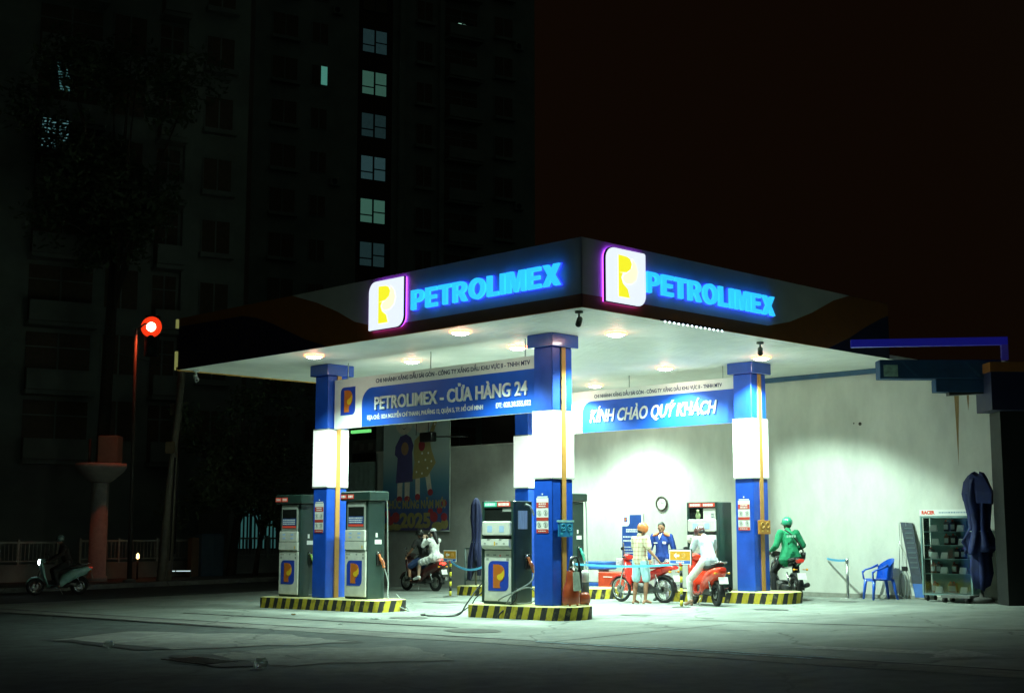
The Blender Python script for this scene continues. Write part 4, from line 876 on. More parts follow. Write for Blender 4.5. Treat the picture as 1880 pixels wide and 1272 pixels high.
# closed parasols
def closed_parasol(label, V, U, z0, h, rmax, folds, mt, low=1.62, hood=True):
    t = station('closed_parasol', label, 'parasol', 'closed blue parasols', V, U, z0)
    rnd = random.Random(int(h * 50)); n = folds * 6
    amp = [rnd.uniform(.45, 1.35) for _ in range(folds)]; drop = [rnd.uniform(-.30, .12) for _ in range(folds)]
    prof = [(.03, 0), (.10, .05), (.16, .18), (.18, .5), (.15, .8), (.13, 1.05), (.17, 1.25), (.21, 1.45), (.22, low)]
    m = MB(); rows = []
    for ri, (r_, dz) in enumerate(prof):
        row = []
        for k in range(n):
            a = 2*math.pi*k/n + .12*math.sin(dz*4 + k); f = amp[k // 6]; u = (k % 6)/6; lobe = .62 + .55*f*math.sin(math.pi*u)**.7
            fade = min(1, dz / .35); k2 = r_*rmax/.20*(1 - fade + fade*lobe) * (1 + .12*noise.noise(Vector((k*.4, dz*3, 1))))
            zz = h - dz - (drop[k // 6] * max(0, (dz - 1.1)/.5))
            row.append((k2*math.cos(a) + .03*math.sin(dz*3), k2*math.sin(a) + .02*math.sin(dz*4), zz))
        rows.append(row)
    m.rings(list(reversed(rows))); m.build('canopy_cloth', mt, t, smooth=True)
    if hood:
        m = MB(); rows = []
        for r_, z in ((.27, h - .54), (.29, h - .36), (.25, h - .12), (.17, h + .0), (.06, h + .03)):
            rows.append([(r_*rmax/.30*(1 + .30*math.sin(k*.9 + 1))*math.cos(2*math.pi*k/9), r_*rmax/.30*(1 + .30*math.sin(k*2.3))*math.sin(2*math.pi*k/9) - .25*(z < h - .3)*max(0, -math.sin(2*math.pi*k/9))*rmax, z + (.30*noise.noise(Vector((k*.7, z, 3))) if r_ > .26 else .05*math.sin(k*2.0))) for k in range(9)])
        m.rings(rows); m.build('top_flap', mt, t, smooth=False)
        m = MB(); rows = []
        for r_, z in ((.12, h - 2.22), (.17, h - 1.95), (.15, h - 1.6), (.10, h - 1.3)):
            rows.append([(r_*rmax/.27*(1 + .4*math.sin(k*1.9))*math.cos(2*math.pi*k/18), r_*rmax/.27*(1 + .4*math.sin(k*1.9))*math.sin(2*math.pi*k/18), z + (.18*noise.noise(Vector((k*.9, 4, z))) if z < h - 1.8 else 0)) for k in range(18)])
        m.rings(rows); m.build('inner_cloth', mt, t, smooth=True)
    m = MB(); m.tube([(.0, 0, h - 1.0), (0, 0, .05)], .022); m.build('pole', darksteel, t)
    m = MB(); m.tube([(.145*rmax/.20*math.cos(k*math.pi/8), .145*rmax/.20*math.sin(k*math.pi/8), h - 1.12) for k in range(16)], .012, 6, closed=True); m.build('tie_band', M('grey_tie_band', (.3, .36, .38), .6), t)
    m = MB(); m.lathe([(.24, 0), (.25, .05), (.20, .09), (.05, .10), (.04, .18)], n=18); m.build('base', M('dark_concrete_base', (.06, .06, .055), .9), t)
    return t
navycloth = M('navy_parasol_cloth', (.005, .009, .05), .8, var=.3, scale=5); bluecloth = M('royal_blue_parasol_cloth', (.005, .013, .085), .75, var=.35, scale=4)
closed_parasol('closed navy parasol standing behind the boxy pump with the green label', 6.3, 8.72, .0, 2.38, .15, 7, navycloth, 1.9, False)
closed_parasol('big closed blue parasol in front of the glass cabinet by the right wall end', 8.25, -3.98, .13, 2.52, .29, 7, bluecloth, 1.6)
#@@RIGHT
# ------------------------------------------------------------------ chair, leaning board and cabinet by the wall
chb = M('blue_chair_plastic', (.01, .10, .62), .3, var=.06, coat=.3)
t = thing('plastic_chair', 'blue plastic armchair against the pale wall', 'chair', P3(8.72, -1.42), R(188))
# faces +X; seat width along Y
m = MB(); m.loft([((-.22, 0, .43), (0, .20, 0), (0, 0, .018)), ((-.05, 0, .42), (0, .235, 0), (0, 0, .018)), ((.16, 0, .43), (0, .25, 0), (0, 0, .02)), ((.24, 0, .42), (0, .24, 0), (0, 0, .03))], n=16, e=5); m.build('seat', chb, t)
for (x, y, x2, y2) in ((.22, .23, .27, .27), (.22, -.23, .27, -.27), (-.21, .19, -.29, .23), (-.21, -.19, -.29, -.23)):
    m = MB(); m.loft([((x, y, .44), (.035, 0, 0), (0, .04, 0)), ((x2, y2, 0), (.022, 0, 0), (0, .025, 0))], n=8, e=4); m.build('leg', chb, t)
rows = []
m = MB()
for k in range(13):
    a = R(-82 + 164*k/12); rr = .26; x = .0 - rr*math.cos(a)*.95; y = rr*math.sin(a)*1.08; top = .88 - .085*abs(a)**2
    rows.append([(x, y, .44), (x - .02, y*1.0, .44), (x - .075, y*1.02, top), (x - .05, y*1.0, top)])
m.rings(rows); m.build('backrest', chb, t)
for s in (1, -1):
    m = MB(); m.loft([((-.08, s*.275, .73), (0, .022, 0), (0, 0, .03)), ((.06, s*.288, .67), (0, .028, 0), (.0, 0, .02)), ((.20, s*.285, .63), (0, .03, 0), (0, 0, .018)), ((.27, s*.275, .58), (0, .03, 0), (.015, 0, .02)), ((.255, s*.26, .43), (0, .03, 0), (.02, 0, 0))], n=10, e=3); m.build('armrest', chb, t)
t = station('leaning_board', 'tall dark printed board on a thin frame leaning against the wall', 'board', None, 8.80, -2.05, wz(-2.1) + .06)
bdm = M('dark_blue_printed_board', (.012, .022, .04), .6, var=.6, scale=6, stretch=(1, 1, 2.2))
m = MB(); m.prism([(.0, -.15, 0), (.0, -.37, 0), (.34, .04, 1.56), (.34, .33, 1.58)], (.03, 0, 0)); m.build('board', bdm, t)
m = MB(); m.prism([(-.004, -.155, .0), (-.004, -.365, .0), (.057, -.295, .28), (.057, -.068, .28)], (.002, 0, 0)); m.build('blue_foot', M('blue_print', (.03, .12, .40), .6), t)
rnd = random.Random(9); m = MB()
for k in range(9):
    u = .38 + k*.065; x = .34*u - .006; c = -.26 + .43*u
    m.prism([(x, c + .09, 1.59*u), (x, c - .09, 1.59*u), (x + .006, c - .085, 1.59*u + .03), (x + .006, c + .095, 1.59*u + .03)], (-.002, 0, 0))
m.build('pale_print', M('dull_print', (.05, .08, .09), .7), t)
m = MB(); m.tube([(.36, .36, 1.57), (.25, .36, .0)], .008, 6); m.tube([(.36, .36, 1.1), (.1, .02, .5)], .006, 6); m.build('stand', steel, t)
t = station('hand_pump', 'coiled grey air hose hanging low between the blue chair and the board', 'hose', None, 9.0, -1.86, wz(-1.9))
m = MB(); m.tube([(.05*math.cos(k*math.pi/10), .13*math.cos(k*math.pi/10), .32 + .30*math.sin(k*math.pi/10)) for k in range(20)], .014, 6, closed=True); m.tube([(-.03 + .05*math.cos(k*math.pi/10), .04 + .11*math.cos(k*math.pi/10), .30 + .27*math.sin(k*math.pi/10)) for k in range(20)], .012, 6, closed=True); m.build('coil', hose_m, t)
m = MB(); m.box((-.05, -.06, .60), (.03, .04, .70)); m.build('valve', black, t)
m = MB(); m.cyl((.1, 0, .62), (.13, 0, 1.65), .006, n=6); m.build('riser', steel, t)
# glass cabinet on castors
t = station('display_cabinet', 'tall glass display cabinet on castors stocked with cans and white price cards', 'cabinet', None, 8.55, -3.20, wz(-3) + .01)
alum = M('aqua_aluminium_frame', (.20, .32, .31), .35, metal=.3)
gl = bpy.data.materials.new('cabinet_glass'); gl.use_nodes = True; g_ = gl.node_tree; g_.nodes.clear()
o_ = g_.nodes.new('ShaderNodeOutputMaterial'); mx_ = g_.nodes.new('ShaderNodeMixShader'); tr_ = g_.nodes.new('ShaderNodeBsdfTransparent'); gs_ = g_.nodes.new('ShaderNodeBsdfGlossy'); gs_.inputs['Roughness'].default_value = .05; tr_.inputs['Color'].default_value = (.95, .99, .98, 1)
fr_ = g_.nodes.new('ShaderNodeFresnel'); g_.links.new(fr_.outputs[0], mx_.inputs[0]); g_.links.new(tr_.outputs[0], mx_.inputs[1]); g_.links.new(gs_.outputs[0], mx_.inputs[2]); g_.links.new(mx_.outputs[0], o_.inputs[0])
CW, CD = .54, .42
m = MB()
for x in (-CD/2, CD/2):
    for y in (-CW, CW): m.box((x - .018, y - .018, .12), (x + .018, y + .018, 1.74))
for z in (.12, 1.70):
    for y in (-CW, CW): m.box((-CD/2 + .019, y - .016, z), (CD/2 - .019, y + .016, z + .035))
    for x in (-CD/2, CD/2): m.box((x - .016, -CW + .019, z), (x + .016, CW - .019, z + .035))
m.build('frame', alum, t)
m = MB(); m.box((-CD/2 - .02, -CW - .02, 1.742), (CD/2, CW + .02, 1.87)); hd = m.build('header', signwhite, t)
text('RACER', .07, redlab, hd, lambda x, y, d: (-CD/2 - .021 - d, CW - .03 - x, 1.775 + y), .30, .002, .006)
rnd = random.Random(4); m = MB(); bars(m, -CD/2 - .021, -CW + .42, CW - .05, 1.77, 1.84, 1, .03, rnd); m.build('header_print', M('pale_blue_print', (.25, .35, .45), .7), hd)
m = MB(); m.box((CD/2 - .012, -CW + .02, .157), (CD/2 - .004, CW - .02, 1.698)); m.build('back_panel', M('teal_back_panel', (.13, .24, .21), .7, var=.1), t)
SH = [.165, .56, .86, 1.14, 1.42]
for z in SH[1:]:
    m = MB(); m.box((-CD/2 + .02, -CW + .02, z - .014), (CD/2 - .02, CW - .02, z)); m.build('shelf', alum, t)
m = MB(); m.box((-CD/2 + .02, -CW + .02, .12), (CD/2 - .02, CW - .02, .15)); m.build('floor_plate', alum, t)
m = MB(); m.prism([(-CD/2 - .004, -CW + .02, .16), (-CD/2 - .004, CW - .02, .16), (-CD/2 - .004, CW - .02, 1.698), (-CD/2 - .004, -CW + .02, 1.698)], (.004, 0, 0)); m.build('front_pane', gl, t)
m = MB(); m.box((-.08, CW + .019, .16), (CD/2 - .03, CW + .022, 1.698)); m.build('side_pane', gl, t)
for x in (-.16, .16):
    for y in (-CW + .06, CW - .06):
        m = MB(); m.cyl((x, y - .015, .05), (x, y + .015, .05), .05, n=14); m.box((x - .02, y - .02, .06), (x + .02, y + .02, .12)); m.build('castor', black, t)
canbrown = M('brown_oil_can', (.16, .05, .02), .4, var=.3); canblack = M('black_oil_can', (.02, .015, .015), .4); cangreen = M('olive_oil_can', (.20, .22, .05), .4); cangrey = M('grey_oil_can', (.3, .34, .32), .4); cardm = M('white_price_card', (.80, .84, .80), .7, var=.05)
def goods(name, label, cat, V, U, z, mt, kind, n):
    o = station(name, label, cat, 'goods in the glass cabinet', V, U, z)
    m = MB()
    if kind == 'can':
        m.loft([((0, 0, 0), (.05, 0, 0), (0, .065, 0)), ((0, 0, .17), (.05, 0, 0), (0, .065, 0)), ((0, 0, .20), (.03, 0, 0), (0, .045, 0))], n=14, e=4); m.build('body', mt, o)
        m = MB(); m.cyl((0, .02, .20), (0, .02, .23), .018, n=10); m.build('cap', redbox, o)
        m = MB(); m.box((-.053, -.045, .04), (-.0505, .045, .14)); m.build('label_sheet', cangrey, o)
    else:
        m.prism([(-.0, -.075, 0), (-.0, .075, 0), (.045, .07, .13), (.045, -.07, .13)], (.003, 0, 0)); m.build('card', cardm, o)
        m = MB(); m.prism([(.049, -.07, .13), (.049, .07, .13), (.085, .075, 0), (.085, -.075, 0)], (.003, 0, 0)); m.build('back_leg', cardm, o)
    return o
zc0 = wz(-3) + .01; ordn = ['bottom', 'fourth', 'middle', 'second', 'top']
cards = {0: (.25, -.30), 1: (.12, -.30), 2: (.33, .10), 3: (.30, -.30), 4: (.33, -.28)}
cans = {0: [(.40, canbrown), (.05, canbrown), (-.02, canbrown)], 1: [(.42, canbrown), (.30, canblack), (-.05, canbrown), (-.48, cangreen)], 2: [(.46, canblack), (-.12, canblack), (-.26, canblack), (-.40, cangrey)], 3: [(.10, canbrown), (-.05, canblack), (-.48, canblack)], 4: [(.10, canblack), (-.05, canblack), (-.46, canbrown)]}
ncol = {canbrown: 'brown', canblack: 'black', cangreen: 'olive', cangrey: 'grey'}
for k, z in enumerate(SH):
    for i, y in enumerate(cards[k]): goods('price_card', 'white price card on the %s shelf of the glass cabinet, %s of its two' % (ordn[k], 'left' if i == 0 else 'right'), 'card', 8.41, -3.20 + y, zc0 + z + .002, cardm, 'card', i)
    for i, (y, mt) in enumerate(cans[k]): goods('oil_can', '%s oil can on the %s shelf of the glass cabinet, number %s from the left' % (ncol[mt], ordn[k], ('one', 'two', 'three', 'four')[i]), 'oil can', 8.60, -3.20 + y, zc0 + z + .002, mt, 'can', i)
# clutter at the right edge
t = station('stool_stack', 'dark stool and crates in the shadow right of the blue parasol', 'clutter', None, 8.7, -4.75, wz(-4.7) + .02)
m = MB(); m.box((-.2, -.25, 0), (.2, .2, .16), bev=.02); m.build('crate', M('dim_grey_crate', (.16, .18, .16), .7), t)
m = MB(); m.box((-.15, -.22, .165), (.15, .12, .42), bev=.02); m.build('box', M('dim_red_box', (.16, .03, .02), .6), t)
m = MB(); m.box((-.14, -.20, .425), (.14, .06, .70), bev=.01); m.build('frame_box', M('dim_blue_box', (.02, .03, .12), .6), t)
t = station('roller_trolley', 'low dark trolley at the foot of the blue parasol', 'trolley', None, 8.15, -3.55, wz(-3.6))
m = MB(); m.box((-.2, -.32, .10), (.2, .30, .15)); m.build('deck', M('grey_deck', (.15, .16, .15), .7), t)
for y in (-.25, .24):
    for x in (-.15, .15): m = MB(); m.cyl((x, y - .03, .06), (x, y + .03, .06), .06, n=14); m.build('wheel', rubber, t)
# ------------------------------------------------------------------ cameras and led string under the canopy edge
def cctv(label, V, U, rz, pale=False):
    t = station('security_camera', label, 'camera', 'security cameras under the canopy edge', V, U, ZC - .003, rz)
    mt = M('camera_grey', (.10, .11, .10), .5) if not pale else M('camera_white', (.55, .60, .58), .5)
    m = MB(); m.lathe([(.07, 0), (.07, -.03), (.03, -.04)], n=14); m.build('mount', mt, t)
    m = MB(); m.cyl((0, 0, -.04), (0, 0, -.12), .016, n=8); m.build('stem', mt, t)
    Mx = Matrix.Translation((0, 0, -.17)) @ Matrix.Rotation(R(32), 4, 'Y')
    m = MB(); m.cyl((-.10, 0, 0), (.12, 0, 0), .05, n=14, M=Mx); m.build('body', mt, t)
    m = MB(); m.cyl((.1205, 0, 0), (.14, 0, 0), .035, n=14, M=Mx); m.build('lens', black, t)
cctv('dark bullet security camera under the canopy corner', -1.5, -2.05, R(215))
cctv('pale bullet security camera under the left end of the canopy', -1.42, 9.75, R(250), True)
cctv('dark bullet security camera on the canopy edge above the right pillar', 3.75, -1.95, R(215))
t = station('led_string', 'row of white led dots along the right canopy edge', 'lights')
m = MB()
for k in range(14): m.sphere((.30 + k*.125, CU0 - .03, ZC - .02), .018, 8, 6)
m.build('bulbs', M('led_dot', (.9, .9, .9), .4, var=0, emit=(.8, .95, 1), es=4), t)
m = MB(); m.box((.2, CU0 - .02, ZC - .012), (2.0, CU0 - .002, ZC + .01)); m.build('strip', black, t)
#@@BIKES
# ------------------------------------------------------------------ motorbikes (forward +X, wheels on z = 0)
def wheel(t, x, r, w, rimm, spokes, cover=None):
    m = MB(); n = 28; rows = []
    for k in range(n):
        a = 2*math.pi*k/n; c = Vector((math.cos(a), 0, math.sin(a)))
        rows.append([Vector((x, 0, r)) + c*(r - w + w*math.cos(2*math.pi*j/10)) + Vector((0, w*.8*math.sin(2*math.pi*j/10), 0)) for j in range(10)])
    m.rings(rows, closed=True, smooth=True); ty = m.build('wheel', rubber, t)
    m = MB(); ri = r - 2*w
    for s in (-.02, .02): m.tube([(x + ri*math.cos(2*math.pi*k/24), s, r + ri*math.sin(2*math.pi*k/24)) for k in range(24)], .012, 6, closed=True)
    m.cyl((x, -.05, r), (x, .05, r), .045, n=14)
    for k in range(spokes):
        a = 2*math.pi*k/spokes
        m.tube([(x, .02*(-1)**k, r), (x + ri*math.cos(a), 0, r + ri*math.sin(a))], .004 if spokes > 12 else .016, 5)
    m.build('rim', rimm, ty)
    m = MB(); m.cyl((x, .03, r), (x, .045, r), .09, n=18); m.build('brake_disc', steel, ty)
    return ty
def motorbike(label, V, U, heading, paint, style='cub', wheelm=None, accent=None, seatm=black, rimm=chrome, head_on=False, tail_on=False, lean=0, cat='motorbike', cover=None):
    p = P3(V, U); t = thing('motorbike', label, cat, p, heading, 'motorbikes at the station'); t.rotation_euler.x = lean
    acc = accent or paint
    xr, xf = -.60, .62; r = .285 if style != 'scooter' else .25; w = .036 if style == 'cub' else .055
    if style == 'sport': w = .062
    wheel(t, xr, r, w, rimm, 24 if style == 'cub' else 6); wheel(t, xf, r, w*.85, rimm, 24 if style == 'cub' else 6)
    tail = M('tail_lamp_lit', (.6, .02, .02), .2, var=0, emit=(1, .03, .015), es=7) if tail_on else M('tail_lamp_red', (.6, .03, .02), .15, var=0, emit=(1, .1, .04), es=.25)
    headm = M('headlamp_lit', (.9, .9, .9), .2, var=0, emit=(.85, .95, 1), es=14) if head_on else M('headlamp_glass', (.6, .62, .62), .1, var=0)
    # fork, fenders
    m = MB()
    for s in (-.075, .075): m.tube([(xf, s, r), (xf - .10, s, .62), (xf - .17, s*.8, .86)], .018, 8)
    m.build('fork', chrome if style != 'sport' else darksteel, t)
    m = MB(); rows = []
    for k in range(9):
        a = R(20 + 130*k/8); rr = r + .025; c = Vector((xf + rr*math.cos(a), 0, r + rr*math.sin(a))); rows.append([c + Vector((0, -.06, -.03)), c + Vector((0, -.04, .01)), c + Vector((0, .04, .01)), c + Vector((0, .06, -.03))])
    m.rings(rows); m.build('front_fender', acc, t, smooth=True)
    m = MB(); rows = []
    for k in range(8):
        a = R(55 + 125*k/7); rr = r + .035; c = Vector((xr + rr*math.cos(a), 0, r + rr*math.sin(a))); rows.append([c + Vector((0, -.07, -.04)), c + Vector((0, -.05, .01)), c + Vector((0, .05, .01)), c + Vector((0, .07, -.04))])
    m.rings(rows); m.build('rear_fender', black, t, smooth=True)
    # body
    if style == 'cub':
        m = MB(); m.loft([((.44, 0, .90), (0, .09, 0), (.05, 0, .06)), ((.40, 0, .72), (0, .15, 0), (.045, 0, .02)), ((.33, 0, .48), (0, .16, 0), (.04, 0, .02)), ((.24, 0, .34), (0, .10, 0), (.04, 0, .03))], n=16); m.build('leg_shield', paint, t)
        m = MB(); m.loft([((.34, 0, .52), (0, .06, 0), (0, 0, .06)), ((.10, 0, .46), (0, .06, 0), (0, 0, .07)), ((-.12, 0, .54), (0, .09, 0), (0, 0, .10)), ((-.45, 0, .66), (0, .11, 0), (0, 0, .10)), ((-.80, 0, .76), (0, .08, 0), (0, 0, .06)), ((-.92, 0, .80), (0, .05, 0), (0, 0, .03))], n=16); m.build('body_cowl', paint, t)
    elif style == 'scooter':
        m = MB(); m.loft([((.50, 0, .98), (0, .10, 0), (.05, 0, .08)), ((.46, 0, .80), (0, .19, 0), (.07, 0, .03)), ((.40, 0, .55), (0, .20, 0), (.06, 0, .02)), ((.30, 0, .30), (0, .15, 0), (.05, 0, .04))], n=16); m.build('leg_shield', paint, t)
        m = MB(); m.loft([((.32, 0, .25), (0, .15, 0), (0, 0, .05)), ((.0, 0, .26), (0, .16, 0), (0, 0, .06)), ((-.12, 0, .40), (0, .16, 0), (0, 0, .20)), ((-.40, 0, .58), (0, .19, 0), (0, 0, .17)), ((-.72, 0, .68), (0, .16, 0), (0, 0, .12)), ((-.92, 0, .74), (0, .08, 0), (0, 0, .06))], n=18); m.build('body_cowl', paint, t)
    else:
        m = MB(); m.loft([((.36, 0, .84), (0, .10, 0), (0, 0, .09)), ((.15, 0, .84), (0, .16, 0), (0, 0, .13)), ((-.10, 0, .78), (0, .11, 0), (0, 0, .09))], n=16); m.build('fuel_tank', paint, t)
        m = MB(); m.loft([((-.10, 0, .74), (0, .10, 0), (0, 0, .06)), ((-.50, 0, .80), (0, .12, 0), (0, 0, .06)), ((-.88, 0, .92), (0, .05, 0), (0, 0, .03))], n=14); m.build('body_cowl', paint, t)
    m = MB(); sz_ = .80 if style != 'sport' else .86
    m.loft([((.06, 0, sz_ - .06), (0, .08, 0), (0, 0, .035)), ((-.15, 0, sz_ - .03), (0, .13, 0), (0, 0, .045)), ((-.50, 0, sz_), (0, .14, 0), (0, 0, .05)), ((-.78, 0, sz_ + .05), (0, .10, 0), (0, 0, .035))], n=14, e=3); m.build('seat', seatm, t)
    # engine, exhaust, chain case
    m = MB(); m.loft([((.20, 0, .34), (0, .10, 0), (0, 0, .08)), ((.05, 0, .32), (0, .13, 0), (0, 0, .12)), ((-.15, 0, .31), (0, .13, 0), (0, 0, .11)), ((-.25, 0, .30), (0, .08, 0), (0, 0, .06))], n=12, e=4); m.cyl((.0, -.15, .30), (.0, .15, .30), .085, n=16)
    for k in range(5): m.box((.15 + k*.022, -.08, .28), (.16 + k*.022, .08, .42))
    m.build('engine', darksteel, t)
    m = MB(); m.tube(spline([(.18, -.10, .30), (.05, -.14, .20), (-.25, -.15, .22), (-.40, -.16, .27), (-.85, -.18, .36)], 4), [.018]*8 + [.03]*4 + [.05]*5, 10); m.build('exhaust', chrome if style != 'sport' else darksteel, t)
    m = MB(); m.loft([((-.15, .11, .30), (.0, .02, 0), (0, 0, .06)), ((-.60, .10, .29), (0, .02, 0), (0, 0, .06))], n=10); m.tube([(-.12, .10, .34), (-.58, .10, .29)], .025); m.build('swing_arm', darksteel, t)
    for s in (1, -1):
        m = MB(); m.tube([(-.60, s*.13, .31), (-.47, s*.13, .62)], .02); m.tube([(-.60 + .13*k/14*1.0 + .012*math.cos(k*2), s*.13 + .024*math.sin(k*2), .34 + .25*k/14) for k in range(15)], .006, 5); m.build('shock_absorber', chrome, t)
    m = MB(); m.tube([(.05, .12, .20), (.05, .28, .20)], .014); m.tube([(.05, -.12, .20), (.05, -.28, .20)], .014); m.tube([(-.05, .12, .18), (-.12, .22, .03)], .011); m.build('foot_pegs', steel, t)
    # handlebar with grips, mirrors
    hz_ = 1.0 if style != 'sport' else 1.02
    m = MB(); m.tube(spline([(.26, .34, hz_ - .02), (.36, .20, hz_), (.42, 0, hz_ - .04), (.36, -.20, hz_), (.26, -.34, hz_ - .02)], 5), .013, 8); hb = m.build('handlebar', darksteel, t)
    for s in (1, -1):
        m = MB(); m.tube([(.30, s*.25, hz_ - .01), (.25, s*.36, hz_ - .025)], .02); m.build('grip', black, hb)
        m = MB(); m.tube([(.35, s*.22, hz_), (.34, s*.27, hz_ + .12)], .006); m.sphere((.33, s*.29, hz_ + .17), (.015, .055, .04)); m.build('mirror', black, hb)
    m = MB(); m.loft([((.36, 0, hz_ - .02), (0, .11, 0), (0, 0, .05)), ((.46, 0, hz_ - .03), (0, .11, 0), (0, 0, .075)), ((.52, 0, hz_ - .05), (0, .07, 0), (0, 0, .055))], n=14); m.build('head_cowl', acc, t)
    m = MB(); m.sphere((.525, 0, hz_ - .06), (.03, .075, .05) if not head_on else (.05, .10, .085)); m.build('headlight', headm, t)
    m = MB(); m.loft([((-.86, 0, .76 if style != 'sport' else .86), (0, .10, 0), (0, 0, .045)), ((-.95, 0, .77 if style != 'sport' else .88), (0, .06, 0), (0, 0, .03))], n=12); m.build('tail_light', tail, t)
    for s in (1, -1):
        m = MB(); m.sphere((-.88, s*.15, .68), (.03, .03, .025)); m.tube([(-.86, s*.06, .68), (-.88, s*.13, .68)], .008); m.build('indicator', M('amber_glass', (.7, .3, .03), .2), t)
    m = MB(); m.box((-.005, -.10, -.07), (.005, .10, .07), M=Matrix.Translation((-.95, 0, .54)) @ Matrix.Rotation(R(18), 4, 'Y')); m.build('number_plate', signwhite, t)
    m = MB(); m.tube(spline([(-.62, .14, .86), (-.86, .12, .90), (-.93, 0, .90), (-.86, -.12, .90), (-.62, -.14, .86)], 4), .012); m.build('grab_rail', chrome if style != 'sport' else darksteel, t)
    return t
UH = TH + R(90)           # heading along +U
whitep = M('pearl_white_paint', (.55, .60, .58), .3, coat=.4); blackp = M('black_paint', (.014, .015, .016), .25, coat=.5); darkred = M('dark_red_paint', (.06, .01, .01), .3, coat=.4); brightred = M('glossy_red_paint', (.75, .05, .02), .22, coat=.7); tealw = M('pale_teal_paint', (.30, .55, .50), .3, coat=.3)
b1 = motorbike('red underbone motorbike on spoked wheels facing left in front of the attendant', 5.45, 2.48, UH, redpaint, 'cub', seatm=redpaint)
b2 = motorbike('glossy red scooter with white plate carrying the white-shirted rider', 5.2, .58, UH - R(30), brightred, 'scooter', rimm=darksteel)
b3 = motorbike('black sports motorbike with fat rear tyre under the rider in green', 7.7, .34, UH - R(32), blackp, 'sport', rimm=darksteel)
b4 = motorbike('dark red scooter with glowing red tail light in front of the banner', 7.4, 12.1, UH, darkred, 'scooter', rimm=steel, tail_on=True)
b5 = motorbike('pale scooter with its headlight on, far left in the dark street', 0.97, 20.7, R(206), tealw, 'scooter', rimm=chrome, head_on=True)
for b, n_, mt in ((b1, 'front_basket', signwhite),):
    m = MB(); m.box((.50, -.12, .78), (.68, .12, .95), bev=.02); m.build('basket_bag', M('patterned_bag', (.55, .45, .50), .8, var=.5, scale=14), b)
    m = MB(); m.tube([(.50, .02, .95), (.52, .02, 1.22), (.53, .02, 1.30)], .012); m.build('umbrella_handle', M('brown_handle', (.12, .08, .05), .5), b)
#@@PEOPLE
# ------------------------------------------------------------------ people: forward +X, left +Y
def cap_bm(bm, p, q, r1, r2, n=10):
    p, q = Vector(p), Vector(q)
    for c, r in ((p, r1), (q, r2)):
        bmesh.ops.create_uvsphere(bm, u_segments=n, v_segments=n//2 + 1, radius=r, matrix=Matrix.Translation(c))
    d = q - p
    if d.length > 1e-4:
        mt = Matrix.Translation((p + q)/2) @ d.to_track_quat('Z', 'Y').to_matrix().to_4x4()
        bmesh.ops.create_cone(bm, cap_ends=True, segments=n, radius1=r1, radius2=r2, depth=d.length, matrix=mt)
def ell_bm(bm, c, r, rot=None, n=14):
    mt = Matrix.Translation(c) @ (rot.to_4x4() if rot else Matrix.Identity(4)) @ Matrix.Diagonal((*r, 1))
    bmesh.ops.create_uvsphere(bm, u_segments=n, v_segments=n//2 + 2, radius=1, matrix=mt)
def fuse(bm, name, mats, parent, vox, smooth=2, fold=0, fscale=9):
    me = bpy.data.meshes.new(name); bm.to_mesh(me); bm.free()
    o = bpy.data.objects.new(name, me); COL.objects.link(o)
    md = o.modifiers.new('r', 'REMESH'); md.mode = 'VOXEL'; md.voxel_size = vox
    sm = o.modifiers.new('s', 'SMOOTH'); sm.iterations = smooth; sm.factor = .5
    dg = bpy.context.evaluated_depsgraph_get(); dg.update()
    me2 = bpy.data.meshes.new_from_object(o.evaluated_get(dg)); bpy.data.objects.remove(o); bpy.data.meshes.remove(me)
    if fold:
        nn = [v.normal.copy() for v in me2.vertices]
        for v, k in zip(me2.vertices, nn):
            c = v.co; f = noise.noise(Vector((c.x*fscale, c.y*fscale, c.z*fscale*.55))) + .5*noise.noise(Vector((c.x*fscale*2.2 + 5, c.y*fscale*2.2, c.z*fscale*1.1)))
            v.co += k * f * fold
    for p in me2.polygons: p.use_smooth = True
    me2.materials.clear(); me2.materials.append(mats); me2.name = name
    r = bpy.data.objects.new(name, me2); COL.objects.link(r); r.parent = parent
    return r
